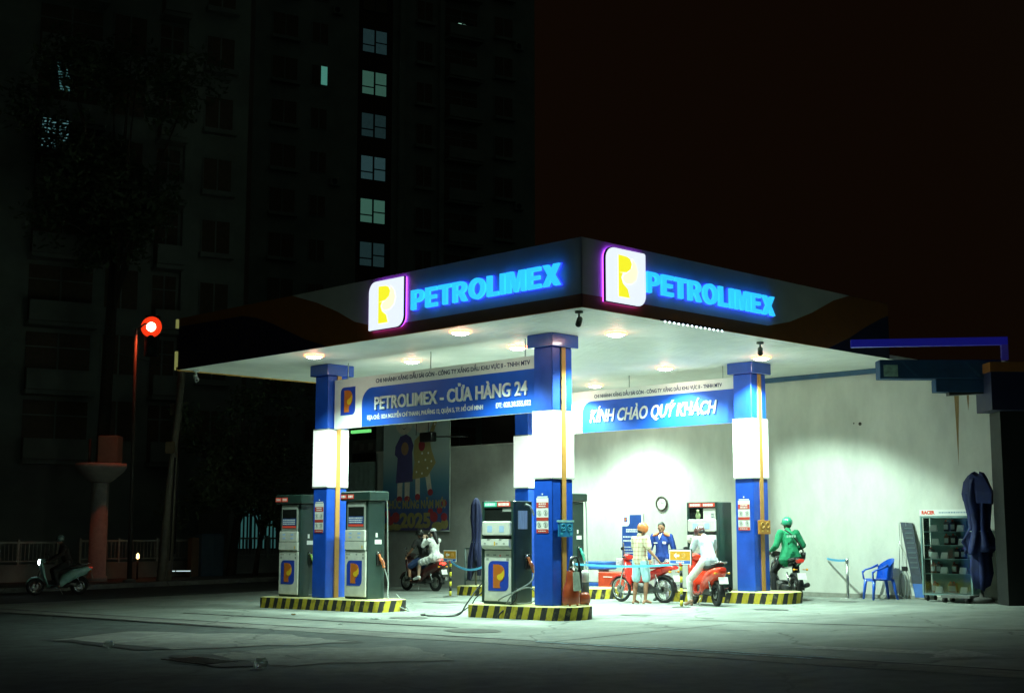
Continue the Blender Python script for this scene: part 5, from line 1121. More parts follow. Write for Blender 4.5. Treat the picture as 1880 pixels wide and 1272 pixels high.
def person(label, loc, rz, J, skinm, top, bottom, shoes=None, hairm=hair, helmet=None, sleeves='short', legs='long', skirt=False, loose=1.0, visor=True, longhair=False, capm=None, top_name='shirt', bottom_name='trousers', mask=None, barefoot=False):
    t = thing('person', label, 'person', loc, rz)
    V_ = lambda k: Vector(J[k])
    pel, waist, chest, neck, head = (V_(k) for k in ('pelvis', 'waist', 'chest', 'neck', 'head'))
    up = (head - neck).normalized(); look = Vector(J.get('look', (1, 0, 0))); look = (look - up*look.dot(up)).normalized(); side = up.cross(look)
    rot = Matrix((look, side, up)).transposed()
    L = lambda x, y, z: head + look*x + side*y + up*z
    # ---- one continuous body
    bm = bmesh.new()
    cap_bm(bm, pel, waist, .115, .10); cap_bm(bm, waist, chest, .10, .115); cap_bm(bm, chest, neck, .085, .055); cap_bm(bm, neck, head - up*.06, .052, .05)
    ell_bm(bm, head, (.092, .074, .112), rot); ell_bm(bm, L(.025, 0, -.06), (.062, .055, .06), rot)
    ell_bm(bm, L(.094, 0, -.018), (.018, .013, .026), rot); ell_bm(bm, L(.085, 0, -.062), (.015, .026, .009), rot)
    for s in (1, -1):
        ell_bm(bm, L(0, s*.076, -.012), (.020, .010, .030), rot); ell_bm(bm, L(.080, s*.030, .022), (.012, .022, .008), rot)
        a = 'L' if s > 0 else 'R'
        sh, el_, wr, hp_, kn, an, to = (V_(k + a) for k in ('sh', 'el', 'wr', 'hip', 'kn', 'an', 'to'))
        cap_bm(bm, chest + Vector((0, 0, .06)), sh, .07, .052); cap_bm(bm, sh, el_, .048, .038); cap_bm(bm, el_, wr, .037, .025)
        cap_bm(bm, pel, hp_, .10, .09); cap_bm(bm, hp_, kn, .082, .055); cap_bm(bm, kn, kn.lerp(an, .35), .052, .052); cap_bm(bm, kn.lerp(an, .35), an, .052, .034)
        cap_bm(bm, an, to, .036, .026)
        heel = an - (to - an).normalized()*.05; heel.z = min(an.z, to.z); cap_bm(bm, an, heel, .034, .028)
        # hand: palm, four curled fingers of different length, a thumb off the side
        f = (wr - el_).normalized(); f2 = Vector(J.get('hand' + a, tuple(f))).normalized()
        n_ = f2.cross(Vector((0, 0, 1))); n_ = n_.normalized() if n_.length > .1 else Vector((0, 1, 0)); pn = n_.cross(f2).normalized()
        palm = wr + f2*.085
        for k in range(4):
            b0 = wr + f2*.02 + n_*(k - 1.5)*.011; b1 = palm + n_*(k - 1.5)*.019
            cap_bm(bm, b0, b1, .013, .011, 8)
            l = (.034, .040, .037, .028)[k]; c1 = b1 + f2*l - pn*.008; c2 = c1 + f2*l*.55 - pn*.022; c3 = c2 - pn*.018 - f2*.004
            cap_bm(bm, b1, c1, .0095, .009, 6); cap_bm(bm, c1, c2, .009, .0085, 6); cap_bm(bm, c2, c3, .0085, .0075, 6)
        th0 = wr + f2*.03 + n_*(-.03); th1 = th0 + f2*.035 - n_*.022 - pn*.01; th2 = th1 + f2*.028 - n_*.004 - pn*.014
        cap_bm(bm, wr + f2*.02, th0, .014, .0125, 6); cap_bm(bm, th0, th1, .0115, .010, 6); cap_bm(bm, th1, th2, .0098, .008, 6)
    fuse(bm, 'body', skinm, t, .0075, 2)
    m = MB()
    for s in (1, -1): m.sphere(L(.086, s*.030, .008), (.010, .013, .008), 8, 6)
    m.build('eyes', black, t)
    # ---- top
    bm = bmesh.new(); k = loose
    cap_bm(bm, pel + Vector((0, 0, .02)), waist, .145*k, .135*k); cap_bm(bm, waist, chest, .135*k, .142); ell_bm(bm, chest + Vector((0, 0, .02)), (.125, .18, .15)); cap_bm(bm, chest, neck, .11, .068)
    for s in (1, -1):
        a = 'L' if s > 0 else 'R'; sh, el_, wr, hp_ = (V_(q + a) for q in ('sh', 'el', 'wr', 'hip'))
        cap_bm(bm, chest + Vector((0, 0, .05)), sh, .09, .070)
        if sleeves == 'long': cap_bm(bm, sh, el_, .070*k, .060*k); cap_bm(bm, el_, el_.lerp(wr, .93), .058*k, .044)
        else: cap_bm(bm, sh, sh.lerp(el_, .72), .068*k, .066*k)
        if not skirt: cap_bm(bm, pel, hp_ + Vector((0, 0, .02)), .14*k, .105)
        if k > 1.2: cap_bm(bm, waist, hp_ + Vector((-.04, 0, -.08)), .165, .155); cap_bm(bm, chest, waist, .17, .165)
    tp = fuse(bm, top_name, top, t, .011, 3, .010)
    # ---- bottom
    bm = bmesh.new()
    for s in (1, -1):
        a = 'L' if s > 0 else 'R'; hp_, kn, an = (V_(q + a) for q in ('hip', 'kn', 'an'))
        cap_bm(bm, pel, hp_, .118, .105); e_ = {'long': 1, 'shorts': 0}[legs]
        if e_: cap_bm(bm, hp_, kn, .102, .076); cap_bm(bm, kn, kn.lerp(an, .92), .074, .058)
        else: cap_bm(bm, hp_, hp_.lerp(kn, .88), .108, .096)
    fuse(bm, bottom_name, bottom, t, .011, 3, .009)
    if skirt:
        bm = bmesh.new(); hl, hr, kl, kr = V_('hipL'), V_('hipR'), V_('knL'), V_('knR')
        for u in (0, .25, .5, .75): cap_bm(bm, hl.lerp(kl, u) + Vector((0, .02, .0)), hr.lerp(kr, u) + Vector((0, -.02, .0)), .105 - .02*u, .105 - .02*u)
        ell_bm(bm, pel + Vector((-.06, 0, -.02)), (.20, .24, .14)); cap_bm(bm, waist, pel, .13, .17)
        fuse(bm, 'skirt', top, t, .012, 2, .022, 14)
    if shoes:
        for s in (1, -1):
            a = 'L' if s > 0 else 'R'; an, to = V_('an' + a), V_('to' + a); bm = bmesh.new(); d = (to - an).normalized()
            cap_bm(bm, an - d*.04, to + d*.015, .044, .034); cap_bm(bm, an + Vector((0, 0, .03)), an, .042, .045)
            fuse(bm, 'shoe', shoes, t, .009, 2)
    # ---- head wear / hair
    if helmet:
        bm = bmesh.new(); ell_bm(bm, L(-.012, 0, .035), (.132, .112, .122), rot, 20)
        bmesh.ops.bisect_plane(bm, geom=bm.verts[:] + bm.edges[:] + bm.faces[:], plane_co=L(0, 0, -.035), plane_no=-(up - look*.25), clear_outer=True)
        bmesh.ops.holes_fill(bm, edges=[e_ for e_ in bm.edges if e_.is_boundary], sides=0)
        me = bpy.data.meshes.new('helmet'); bm.to_mesh(me); bm.free(); me.materials.append(helmet)
        for p_ in me.polygons: p_.use_smooth = True
        ho = bpy.data.objects.new('helmet', me); COL.objects.link(ho); ho.parent = t
        if visor:
            m = MB(); rows = []
            for q in range(9):
                a = R(-60 + 15*q); rows.append([L(.108*math.cos(a), .100*math.sin(a), .055), L(.165*math.cos(a) if abs(a) < 1 else .13*math.cos(a), .105*math.sin(a), .035), L(.165*math.cos(a) if abs(a) < 1 else .13*math.cos(a), .105*math.sin(a), .029), L(.108*math.cos(a), .100*math.sin(a), .047)])
            m.rings(rows); m.build('visor', helmet, ho)
        m = MB(); m.tube([L(.02, .078, -.02), L(.03, .06, -.10), L(.035, 0, -.125), L(.03, -.06, -.10), L(.02, -.078, -.02)], .006); m.build('chin_strap', black, ho)
        bm = bmesh.new(); ell_bm(bm, L(-.045, 0, -.02), (.065, .076, .085), rot); fuse(bm, 'hair', hairm, t, .012, 1)
    else:
        bm = bmesh.new(); ell_bm(bm, L(-.018, 0, .028), (.098, .085, .100), rot)
        bmesh.ops.bisect_plane(bm, geom=bm.verts[:] + bm.edges[:] + bm.faces[:], plane_co=L(.0, 0, .018), plane_no=-(up*.8 - look*.75), clear_outer=True)
        bmesh.ops.holes_fill(bm, edges=[e_ for e_ in bm.edges if e_.is_boundary], sides=0)
        fuse(bm, 'hair', hairm, t, .008, 1, .004, 40)
        if capm:
            m = MB(); m.loft([(L(-.02, 0, .05), look*.105, side*.088), (L(-.02, 0, .10), look*.098, side*.082), (L(-.02, 0, .135), look*.05, side*.045)], n=18, e=2); m.loft([(L(.06, 0, .05), side*.075, up*.006), (L(.14, 0, .038), side*.06, up*.005), (L(.165, 0, .032), side*.03, up*.004)], n=10); m.build('cap', capm, t)
    if longhair:
        bm = bmesh.new(); cap_bm(bm, L(-.06, 0, .02), L(-.10, 0, -.12), .075, .07); cap_bm(bm, L(-.10, 0, -.12), L(-.15, 0, -.28), .07, .04); fuse(bm, 'long_hair', hairm, t, .011, 1, .006, 30)
    if mask: 
        m = MB(); m.loft([(L(.085, 0, -.075), side*.035, up*.025), (L(.105, 0, -.05), side*.03, up*.03), (L(.10, 0, -.02), side*.03, up*.01)], n=10); m.build('face_mask', mask, t)
    return t
def stand(h=1.0, **k):
    J = dict(pelvis=(0, 0, .93), waist=(0, 0, 1.06), chest=(0, 0, 1.27), neck=(0, 0, 1.46), head=(.025, 0, 1.585),
             shL=(0, .185, 1.39), shR=(0, -.185, 1.39), elL=(-.02, .25, 1.12), elR=(-.02, -.25, 1.12), wrL=(.07, .26, .88), wrR=(.07, -.26, .88),
             hipL=(0, .10, .90), hipR=(0, -.10, .90), knL=(.03, .11, .49), knR=(.03, -.11, .49), anL=(0, .12, .075), anR=(0, -.12, .075), toL=(.15, .14, .03), toR=(.15, -.14, .03))
    J.update(k); return {q: (tuple(c*h for c in v) if q[:2] != 'lo' and q[:4] != 'hand' else v) for q, v in J.items()}
def ride(seat=.86, x=-.30, lean=.10, **k):
    J = dict(pelvis=(x, 0, seat + .11), waist=(x + lean*.35, 0, seat + .25), chest=(x + lean, 0, seat + .46), neck=(x + lean*1.5, 0, seat + .64), head=(x + lean*1.9 + .01, 0, seat + .77),
             shL=(x + lean*1.25, .185, seat + .57), shR=(x + lean*1.25, -.185, seat + .57), elL=(x + .20, .27, seat + .36), elR=(x + .20, -.27, seat + .36), wrL=(.24, .29, 1.0), wrR=(.24, -.29, 1.0),
             hipL=(x + .02, .11, seat + .08), hipR=(x + .02, -.11, seat + .08), knL=(x + .40, .20, seat - .10), knR=(x + .40, -.20, seat - .10), anL=(x + .30, .24, .30), anR=(x + .30, -.24, .30), toL=(x + .45, .25, .25), toR=(x + .45, -.25, .25))
    J.update(k); return J
# man in checked shirt standing astride beside the red bike, back to the camera
cm = checked_mat()
person('man in orange helmet, checked cream shirt and pale blue shorts standing at the red motorbike', P3(4.95, 2.12), TH - R(6),
       stand(1.0, head=(.05, -.03, 1.575), look=(1, -.25, 0), elL=(.10, .27, 1.14), wrL=(.28, .42, 1.0), elR=(.02, -.27, 1.13), wrR=(.14, -.40, .93), handR=(.5, -.3, -.6), shL=(.01, .19, 1.37), knL=(-.02, .12, .49), anL=(-.06, .14, .08), toL=(.10, .18, .03), knR=(.08, -.10, .50), anR=(.05, -.08, .08), toR=(.20, -.10, .03)),
       skin, cm, cloth('pale_blue_shorts', (.34, .55, .58)), None, helmet=M('orange_helmet', (.62, .20, .06), .25, coat=.5), legs='shorts', loose=1.12, bottom_name='shorts', visor=False)
# attendant facing the camera
att = person('station attendant with dark hair in blue work shirt with orange shoulders', P3(6.25, 2.58), TH + R(180 + 25),
       stand(1.02, elL=(.0, .27, 1.12), wrL=(.12, .24, .90), elR=(.0, -.27, 1.12), wrR=(.10, -.26, .90)), skin, cloth('blue_work_shirt', (.012, .045, .26)), cloth('lilac_grey_trousers', (.50, .46, .55)), black, sleeves='long', loose=1.05)
bm = bmesh.new()
for s in (1, -1): ell_bm(bm, (0, s*.135, 1.455), (.085, .115, .045), Matrix.Rotation(s*R(-24), 3, 'X'))
fuse(bm, 'shoulder_yoke', cloth('orange_yoke', (.62, .22, .10)), att, .011, 2)
m = MB(); m.box((.150, .055, 1.26), (.156, .135, 1.31)); m.box((.150, -.15, 1.27), (.156, -.06, 1.29)); m.build('chest_badge', signwhite, att)
m = MB(); m.loft([((.145, 0, 1.40), (.004, 0, 0), (0, .03, .06)), ((.12, 0, 1.47), (.004, 0, 0), (0, .05, .03))], n=8); m.build('collar', signwhite, att)
# rider on the red scooter, head bowed
r2 = person('rider in pale blue shirt and white trousers sitting on the red scooter, head bowed', b2.location, b2.rotation_euler.z,
       ride(.80, -.22, .16, head=(.16, .03, 1.49), neck=(.02, 0, 1.41), look=(.75, .2, -.65), shL=(-.02, .185, 1.36), shR=(-.02, -.185, 1.36), elL=(.06, .27, 1.10), elR=(.10, -.26, 1.10), wrL=(.20, .25, .96), wrR=(.24, -.28, .99),
            knL=(.12, .30, .52), anL=(-.05, .36, .08), toL=(.09, .40, .03), knR=(.18, -.22, .60), anR=(.10, -.20, .33), toR=(.24, -.20, .31)),
       skin, cloth('pale_blue_shirt', (.62, .66, .70)), cloth('white_trousers', (.66, .65, .60)), M('tan_sandal', (.30, .18, .12), .7), helmet=M('dark_red_cap_helmet', (.10, .03, .03), .3, coat=.4), loose=1.10)
m = MB(); m.sphere((.13, .03, 1.60), (.05, .05, .035)); m.build('helmet_sticker', signwhite, r2)
# rider in green
r3 = person('rider in bright green jacket and green helmet on the black motorbike, seen from behind', b3.location, b3.rotation_euler.z,
       ride(.88, -.36, .06, look=(1, .35, 0), elL=(-.34, .31, 1.17), wrL=(-.10, .33, 1.07), elR=(-.30, -.33, 1.19), wrR=(-.10, -.22, 1.05), knL=(-.05, .26, .62), anL=(-.12, .30, .10), toL=(.02, .33, .04), knR=(-.08, -.26, .58), anR=(-.20, -.30, .09), toR=(-.06, -.34, .04)),
       skin, cloth('green_jacket', (.010, .22, .095)), cloth('black_trousers', (.012, .012, .014)), black, helmet=M('green_helmet', (.03, .26, .15), .2, coat=.7), sleeves='long', loose=1.22, top_name='jacket')
m = MB(); m.tube(spline([(-.42, .13, 1.52), (-.50, .02, 1.42), (-.53, -.12, 1.25), (-.50, -.24, 1.08), (-.40, -.27, 1.02)], 5), .016, 8); m.build('sling_strap', black, r3)
m = MB(); m.loft([((-.42, -.27, .90), (.07, 0, 0), (0, .04, 0)), ((-.42, -.28, 1.04), (.08, 0, 0), (0, .045, 0))], n=12, e=4); m.build('sling_bag', black, r3)
m = MB(); rnd = random.Random(2)
for k in range(4): m.box((-.535, .14 - k*.055, 1.36), (-.528, .10 - k*.055, 1.41))
m.build('back_print', M('pale_green_print', (.35, .62, .48), .8), r3)
# couple on the dark red scooter
r4 = person('woman passenger in white ruffled dress and white cap sitting behind on the dark red scooter', b4.location, b4.rotation_euler.z,
       ride(.82, -.58, .06, look=(1, 0, .05), head=(-.47, 0, 1.58), elL=(-.30, .22, 1.24), wrL=(-.22, .08, 1.42), elR=(-.30, -.20, 1.24), wrR=(-.22, -.06, 1.42), handL=(.3, -.2, 1), handR=(.3, .2, 1), knL=(-.20, .24, .78), knR=(-.20, -.24, .78), anL=(-.18, .27, .38), anR=(-.18, -.27, .38), toL=(-.03, .29, .34), toR=(-.03, -.29, .34)),
       skinpale, cloth('white_ruffled_cotton', (.84, .84, .80)), cloth('white_underskirt', (.6, .6, .58)), signwhite, legs='shorts', skirt=True, capm=M('white_cap', (.70, .74, .74), .8), longhair=True, top_name='dress_top', bottom_name='underskirt', sleeves='long', loose=.95)
r5 = person('driver in dark helmet, dark shirt and blue shorts in front of the woman in white', b4.location, b4.rotation_euler.z,
       ride(.80, -.12, .10, knL=(.26, .22, .66), anL=(.20, .26, .33), toL=(.34, .26, .30), knR=(.26, -.22, .66), anR=(.20, -.26, .33), toR=(.34, -.26, .30)),
       skin, cloth('black_tshirt', (.015, .015, .015)), cloth('blue_denim_shorts', (.03, .06, .16)), black, helmet=M('black_helmet', (.02, .02, .02), .15, coat=.8), legs='shorts', bottom_name='shorts')
r6 = person('dark-clothed rider on the pale scooter in the far left street', b5.location, b5.rotation_euler.z,
       ride(.80, -.26, .12), skin, cloth('dark_brown_jacket', (.03, .02, .018)), cloth('charcoal_trousers', (.02, .02, .02)), black, helmet=M('grey_green_helmet', (.12, .18, .16), .2, coat=.6), sleeves='long', top_name='jacket')
#@@STREET
# ------------------------------------------------------------------ far street
t = thing('traffic_light', 'red traffic light on a tall leaning pole over the dark street', 'traffic light', P3(5.68, 25, G(*Wp(5.68, 25)) + .13), TH)
polem = M('galvanised_pole', (.055, .05, .04), .6)
m = MB(); m.tube([(0, 0, 0), (-.06, -.03, 3.5), (-.12, -.06, 8.55)], [.085, .06, .045], 10); m.build('pole', polem, t)
m = MB(); m.lathe([(.22, 0), (.22, .08), (.12, .12)], n=14); m.build('base', patchm, t)
m = MB(); m.tube([(-.115, -.06, 8.5), (.1, -.22, 8.72), (.32, -.40, 8.72)], .035); m.build('arm', polem, t)
Mx = Matrix.Translation((.25, -.40, 8.62)) @ Matrix.Rotation(R(-45), 4, 'Z')
m = MB(); m.box((-.22, .035, -1.0), (.22, .30, .40), M=Mx, bev=0); hd = m.build('housing', M('matt_black_housing', (.004, .004, .004), .9), t)
m = MB(); m.cyl((0, .015, 0), (0, -.01, 0), .155, n=24, M=Mx); m.build('red_lens', M('red_signal_core', (.9, .5, .4), .3, var=0, emit=(1, .62, .45), es=16), hd)
m = MB(); m.rings([[(rr*math.cos(2*math.pi*k/28), d, rr*math.sin(2*math.pi*k/28)) for k in range(28)] for rr, d in ((.158, .012), (.33, .0), (.36, .03))], M=Mx, cap=False); m.build('signal_halo_ring', M('red_halo_ring', (.5, .03, .01), .4, var=0, emit=(1, .045, .008), es=.9), hd)  # glowing ring added as the red halo around the lens
for z in (-.42, -.80):
    m = MB(); m.cyl((0, .015, z), (0, .0, z), .14, n=20, M=Mx); m.build('dark_lens', darkglass, hd)
rl = bpy.data.lights.new('column_red_fill', 'SPOT'); rl.spot_size = R(46); rl.spot_blend = 1; rl.energy = 210; rl.color = (1, .10, .03); rl.shadow_soft_size = .15  # added red spot aimed at the concrete column, no lens faces it
ro = bpy.data.objects.new('column_red_fill', rl); COL.objects.link(ro); ro.parent = t; ro.location = Mx @ Vector((-.30, -.1, -.2)); ro.rotation_euler = (Vector((.35, 2.55, 2.0)) - ro.location).to_track_quat('-Z', 'Y').to_euler()
# mushroom-headed concrete pillar
p = Wp(5.82, 27.5)
t = thing('concrete_column', 'stout concrete column with flared mushroom head on the far pavement', 'column', (p.x, p.y, G(p.x, p.y) + .13), 0)
concp = M('column_concrete', (.42, .40, .36), .9, var=.15, bump=.3, bscale=20)
m = MB(); m.lathe([(.36, 0), (.36, .16), (.30, .20), (.30, 3.4)], n=24); m.build('shaft', concp, t)
m = MB(); m.lathe([(.30, 3.4), (.45, 3.5), (.80, 3.82), (.88, 3.95), (.88, 4.08), (.3, 4.10)], n=24); m.build('flared_head', concp, t)
m = MB(); m.box((-.05, -.35, 4.1), (.65, .35, 5.05), bev=.03); m.build('meter_cabinet', M('dull_green_cabinet', (.16, .18, .14), .7), t)
m = MB(); m.cyl((-.42, 0, 4.1), (-.42, 0, 4.95), .05); m.build('stub_pipe', polem, t)
for (V, U, h, l1, l2, lab) in ((6.86, 25, 7.0, .45, .25, 'leaning pale utility pole, left one of the pair right of the traffic light'), (7.35, 25.4, 9.2, .30, .20, 'taller rust-brown utility pole with a small box, beside the leaning pale one')):
    t = thing('utility_pole', lab, 'pole', P3(V, U, G(*Wp(V, U)) + .12), 0, 'utility poles on the far pavement')
    m = MB(); m.tube([(0, 0, 0), (l1*.5, 0, h*.5), (l1, l2, h)], [.15, .13, .11], 12); m.build('shaft', M('pole_concrete', (.26, .23, .18), .9, var=.2), t)
    m = MB(); m.box((l1*.62 - .22, -.22, h*.62), (l1*.62 + .10, -.13, h*.62 + .4)); m.build('junction_box', M('rusty_box', (.20, .14, .08), .8), t)
    m = MB(); m.tube([(l1*.4 + .13, -.1, h*.1), (l1*.45 + .15, -.12, h*.4), (l1*.6 + .12, -.1, h*.6)], .025); m.build('cable_duct', black, t)
# railings on a low wall
def railing(label, V0, V1, U):
    a, b = Wp(V0, U), Wp(V1, U); t = thing('garden_railing', label, 'railing', (a.x, a.y, G(a.x, a.y) + .13), TH, 'pale railings on the far low wall'); L_ = V1 - V0
    rm = M('pale_rail_paint', (.42, .44, .40), .6)
    m = MB(); m.box((0, -.12, -.35), (L_, .12, .62)); m.build('low_wall', darkplaster, t)
    m = MB(); m.box((0, -.03, 1.36), (L_, .03, 1.43)); m.box((0, -.025, .72), (L_, .025, .76)); m.build('rails', rm, t)
    m = MB(); x = .1
    while x < L_: m.box((x - .012, -.012, .76), (x + .012, .012, 1.36)); x += .15
    m.build('balusters', rm, t)
    n = max(1, round(L_ / 1.6))
    for k in range(n + 1):
        m = MB(); xx = min(max(k*L_/n, .04), L_ - .04); m.box((xx - .04, -.04, .62), (xx + .04, .04, 1.5)); m.build('post', rm, t)
railing('pale railing on a low wall left of the concrete column', 2.6, 5.6, 30)
railing('pale railing on a low wall behind the traffic light pole', 6.4, 11.2, 30)
railing('pale railing on a low wall right of the dark blue cabinet', 12.9, 18.2, 30)
p = Wp(10.95, 28.5); t = thing('street_cabinet', 'dark blue electrical cabinet in front of the far railing', 'cabinet', (p.x, p.y, G(p.x, p.y) + .12), TH)
m = MB(); m.box((-.45, -.2, 0), (.55, .3, 1.6), bev=.02); m.build('body', M('dull_blue_cabinet', (.06, .11, .15), .6, var=.15), t)
m = MB(); m.box((-.40, -.215, .1), (.04, -.2005, 1.5)); m.box((.06, -.215, .1), (.50, -.2005, 1.5)); m.build('doors', M('blue_cabinet_door', (.07, .12, .16), .6, var=.15), t)
m = MB(); m.box((-.8, -.1, -.1), (-.5, .2, 1.45)); m.build('side_pier', M('brown_pier', (.20, .12, .07), .9), t)
p = Wp(7.67, 28); t = thing('lantern', 'tiny warm lantern glowing low behind the traffic light pole', 'lantern', (p.x, p.y, G(p.x, p.y) + .13), 0)
m = MB(); m.cyl((0, 0, 0), (0, 0, .72), .03); m.build('stake', black, t)
m = MB(); m.lathe([(.02, .72), (.06, .76), (.05, .88), (.01, .93)], n=12); m.build('glass', M('warm_lantern_glass', (.9, .7, .4), .4, var=0, emit=(1, .62, .22), es=5), t)
p = Wp(8.59, 27); t = thing('light_strip', 'broken white light strip low beside the utility poles', 'lights', (p.x, p.y, G(p.x, p.y) + .13), .2)
m = MB(); m.box((-.62, -.02, .24), (.60, .03, .30)); m.box((-.6, .0, 0), (-.56, .03, .24)); m.box((.54, 0, 0), (.58, .03, .24)); m.build('carrier', black, t)
m = MB()
for a, b in ((-.6, -.28), (-.2, .02), (.06, .56)): m.box((a, -.03, .255), (b, -.0205, .285))
m.build('tubes', M('white_tube', (.8, .9, .9), .4, var=0, emit=(.7, .95, .95), es=.9), t)
# ------------------------------------------------------------------ apartment blocks
def facade(name, label, origin, rz, w, base, h, floor, z0, cols, depth, extras):
    t = thing(name, label, 'apartment block', origin, rz)
    # wall with recessed dark openings: frame boxes proud of the wall
    m = MB(); m.box((0, 0, base), (w, depth, h)); m.build('wall', facadem, t)
    m = MB()
    for x0, x1 in extras.get('recess', []): m.box((x0, -.02, base), (x1, -.002, h))
    if extras.get('recess'): m.build('stair_strip', M('stair_strip_brown', (.10, .06, .04), .9, var=.15), t)
    if extras.get('ribs'):
        m = MB()
        for x in extras['ribs']: m.box((x - .2, -.35, base), (x + .2, -.003, h))
        m.build('ribs', facadem, t)
    k = 0; z = z0; nmax = 0
    while z < h - floor:
        for ci, (x, ww, hh, kind) in enumerate(cols):
            lit = extras['lit'].get((ci, k))
            if kind == 'balcony':
                m = MB(); m.box((x - ww/2, -1.1, z - .95), (x + ww/2, -1.0, z - .05)); m.box((x - ww/2, -.999, z - 1.15), (x + ww/2, -.003, z - .96)); b_ = m.build('balcony', facadem, t)
                m = MB(); m.box((x - ww/2 + .1, -.03, z - .94), (x + ww/2 - .1, -.003, z + hh)); m.build('doorway', blackhole, b_)
                m = MB(); m.box((x - .04, -.045, z - .94), (x + .04, -.031, z + hh)); m.box((x - ww/2 + .1, -.045, z + hh*.6), (x + ww/2 - .1, -.031, z + hh*.6 + .06)); m.build('door_frame', facadem, b_)
                continue
            m = MB(); y = -.06
            m.box((x - ww/2 - .06, y, z - .06), (x + ww/2 + .06, -.025, z + hh + .06)); fr = m.build('window', frame_m if kind == 'stair' else facadem, t)
            mt = blackhole if not lit else lit
            if kind == 'stair' and lit:
                for (a, b, c, d) in ((-.5, -.03, 0, .28), (-.5, -.03, .34, 1), (.05, .5, 0, .44), (.05, .5, .50, 1)):
                    m = MB(); m.box((x + a*ww, y - .012, z + c*hh), (x + b*ww, y - .001, z + d*hh)); m.build('pane', mt, fr)
            elif lit:
                m = MB(); m.box((x - ww/2, y - .012, z), (x + .05, y - .001, z + hh)); m.build('pane', blackhole, fr)
                m = MB(); m.box((x + .12, y - .012, z + .1), (x + ww/2, y - .001, z + hh)); m.build('pane', mt, fr)
            else:
                m = MB(); m.box((x - ww/2, y - .012, z), (x - .04, y - .001, z + hh)); m.box((x + .04, y - .012, z), (x + ww/2, y - .001, z + hh)); m.build('pane', mt, fr)
            if kind == 'sill':
                m = MB(); m.box((x - ww/2 - .15, -.45, z - .30), (x + ww/2 + .15, -.027, z - .07)); m.build('sill', facadem, fr)
        if extras.get('ac'):
            for ci in (1, 5):
                if (k*7 + ci*3) % 4 == 1:
                    m = MB(); m.box((cols[ci][0] + .9, -.40, z - .9), (cols[ci][0] + 1.7, -.05, z - .3), bev=.03); a_ = m.build('air_conditioner', facadem, t)
                    m = MB(); m.cyl((cols[ci][0] + 1.2, -.405, z - .6), (cols[ci][0] + 1.2, -.42, z - .6), .22, n=14); m.build('fan_grille', frame_m, a_)
        z += floor; k += 1
    return t
def glowm(n, c, s): return M(n, (.3, .4, .4), .5, var=.35, scale=2.5, emit=c, es=s)
teal = [glowm('stair_window_glow', (.20, .62, .50), s_) for s_ in (.10, .16, .26, .10, .16, .08, .05, .04)]
dA = (.866, .5)
# far tower: window columns measured along its face
oB = (-14.2 - .866*5.0, 98 - 2.5, 0)
lit = {}
for k, s_ in enumerate((.032, .105, .06, .026, .085, .032)):
    lit[(2, k + 4)] = glowm('stair_window_glow', (.30, .85, .62) if s_ > .06 else (.25, .62, .68), s_)
lit[(1, 8)] = glowm('flat_window_glow', (.16, .62, .48), .32)
facade('apartment_tower', 'tall dim apartment tower with a column of lit stair windows behind the station', oB, R(30), 23.5, -1, 50, 3.27, 7.85,
       [(2.3, 1.9, 1.7, 'sill'), (5.0, 1.2, 1.5, 'win'), (9.4, 1.95, 1.75, 'stair'), (13.6, 1.3, 1.6, 'sill'), (16.8, 3.0, 1.5, 'balcony'), (20.6, 1.6, 1.6, 'sill')], 14,
       dict(lit=lit, ac=True, recess=[(8.1, 10.9)], ribs=[11.6, 15.0]))
oA = (-21.8 - .866*6, 60.6 - 3, 0)
shutter = M('lit_shutter', (.3, .4, .4), .5, var=.1, emit=(.30, .75, .80), es=.25)
facade('apartment_block', 'nearer dark apartment block with balconies at the left of the photo', oA, R(30), 16.2, -1, 34, 3.05, 5.6,
       [(7.6, 3.0, 1.7, 'balcony'), (10.3, 1.5, 1.8, 'win'), (12.3, 1.3, 1.7, 'balcony'), (14.7, 1.35, 1.55, 'sill')], 12, dict(lit={}, ribs=[13.2]))
t = thing('louvred_window', 'louvred window lit pale blue high on the left block', 'window', (-20.6, 60.2, 18.8), R(30))
m = MB(); m.box((-.8, -.06, -.3), (.75, .0, 1.9)); m.build('frame', frame_m, t)
m = MB()
for k in range(12):
    z = -.2 + k*.16
    for a, b in ((-.55, -.38), (-.30, .05), (.20, .60)):
        if k > 8 and a < 0: continue
        m.box((a, -.075, z), (b, -.0605, z + .07))
m.build('lit_slats', shutter, t)
t = thing('louvred_window', 'smaller dim curved lit window above the louvred one on the left block', 'window', (-20.3, 60.0, 21.2), R(30))
m = MB(); m.box((-.45, -.06, -.1), (.55, .0, 1.5)); m.build('frame', frame_m, t)
m = MB()
for k in range(10): m.box((-.25 + k*.02, -.075, .0 + (9-k)*.13), (.35 + k*.0, -.0605, .08 + (9-k)*.13))
m.build('lit_slats', M('dim_shutter', (.2, .3, .3), .5, emit=(.10, .30, .30), es=.35), t)
t = thing('balcony_light', 'short strip of three white lights at the top of the far tower', 'lights', (-14.2 + .866*11.6, 98 + 5.8 - 1.2, 40.4), R(30))
m = MB()
for k in range(3): m.box((k*.36, -.05, -k*.03), (k*.36 + .26, 0, -k*.03 + .14))
m.build('tubes', M('pale_green_tube', (.8, .9, .9), .4, var=0, emit=(.5, 1, .75), es=.8), t)
m = MB(); m.box((-.1, .0, -.2), (1.3, .1, .3)); m.build('carrier', frame_m, t)
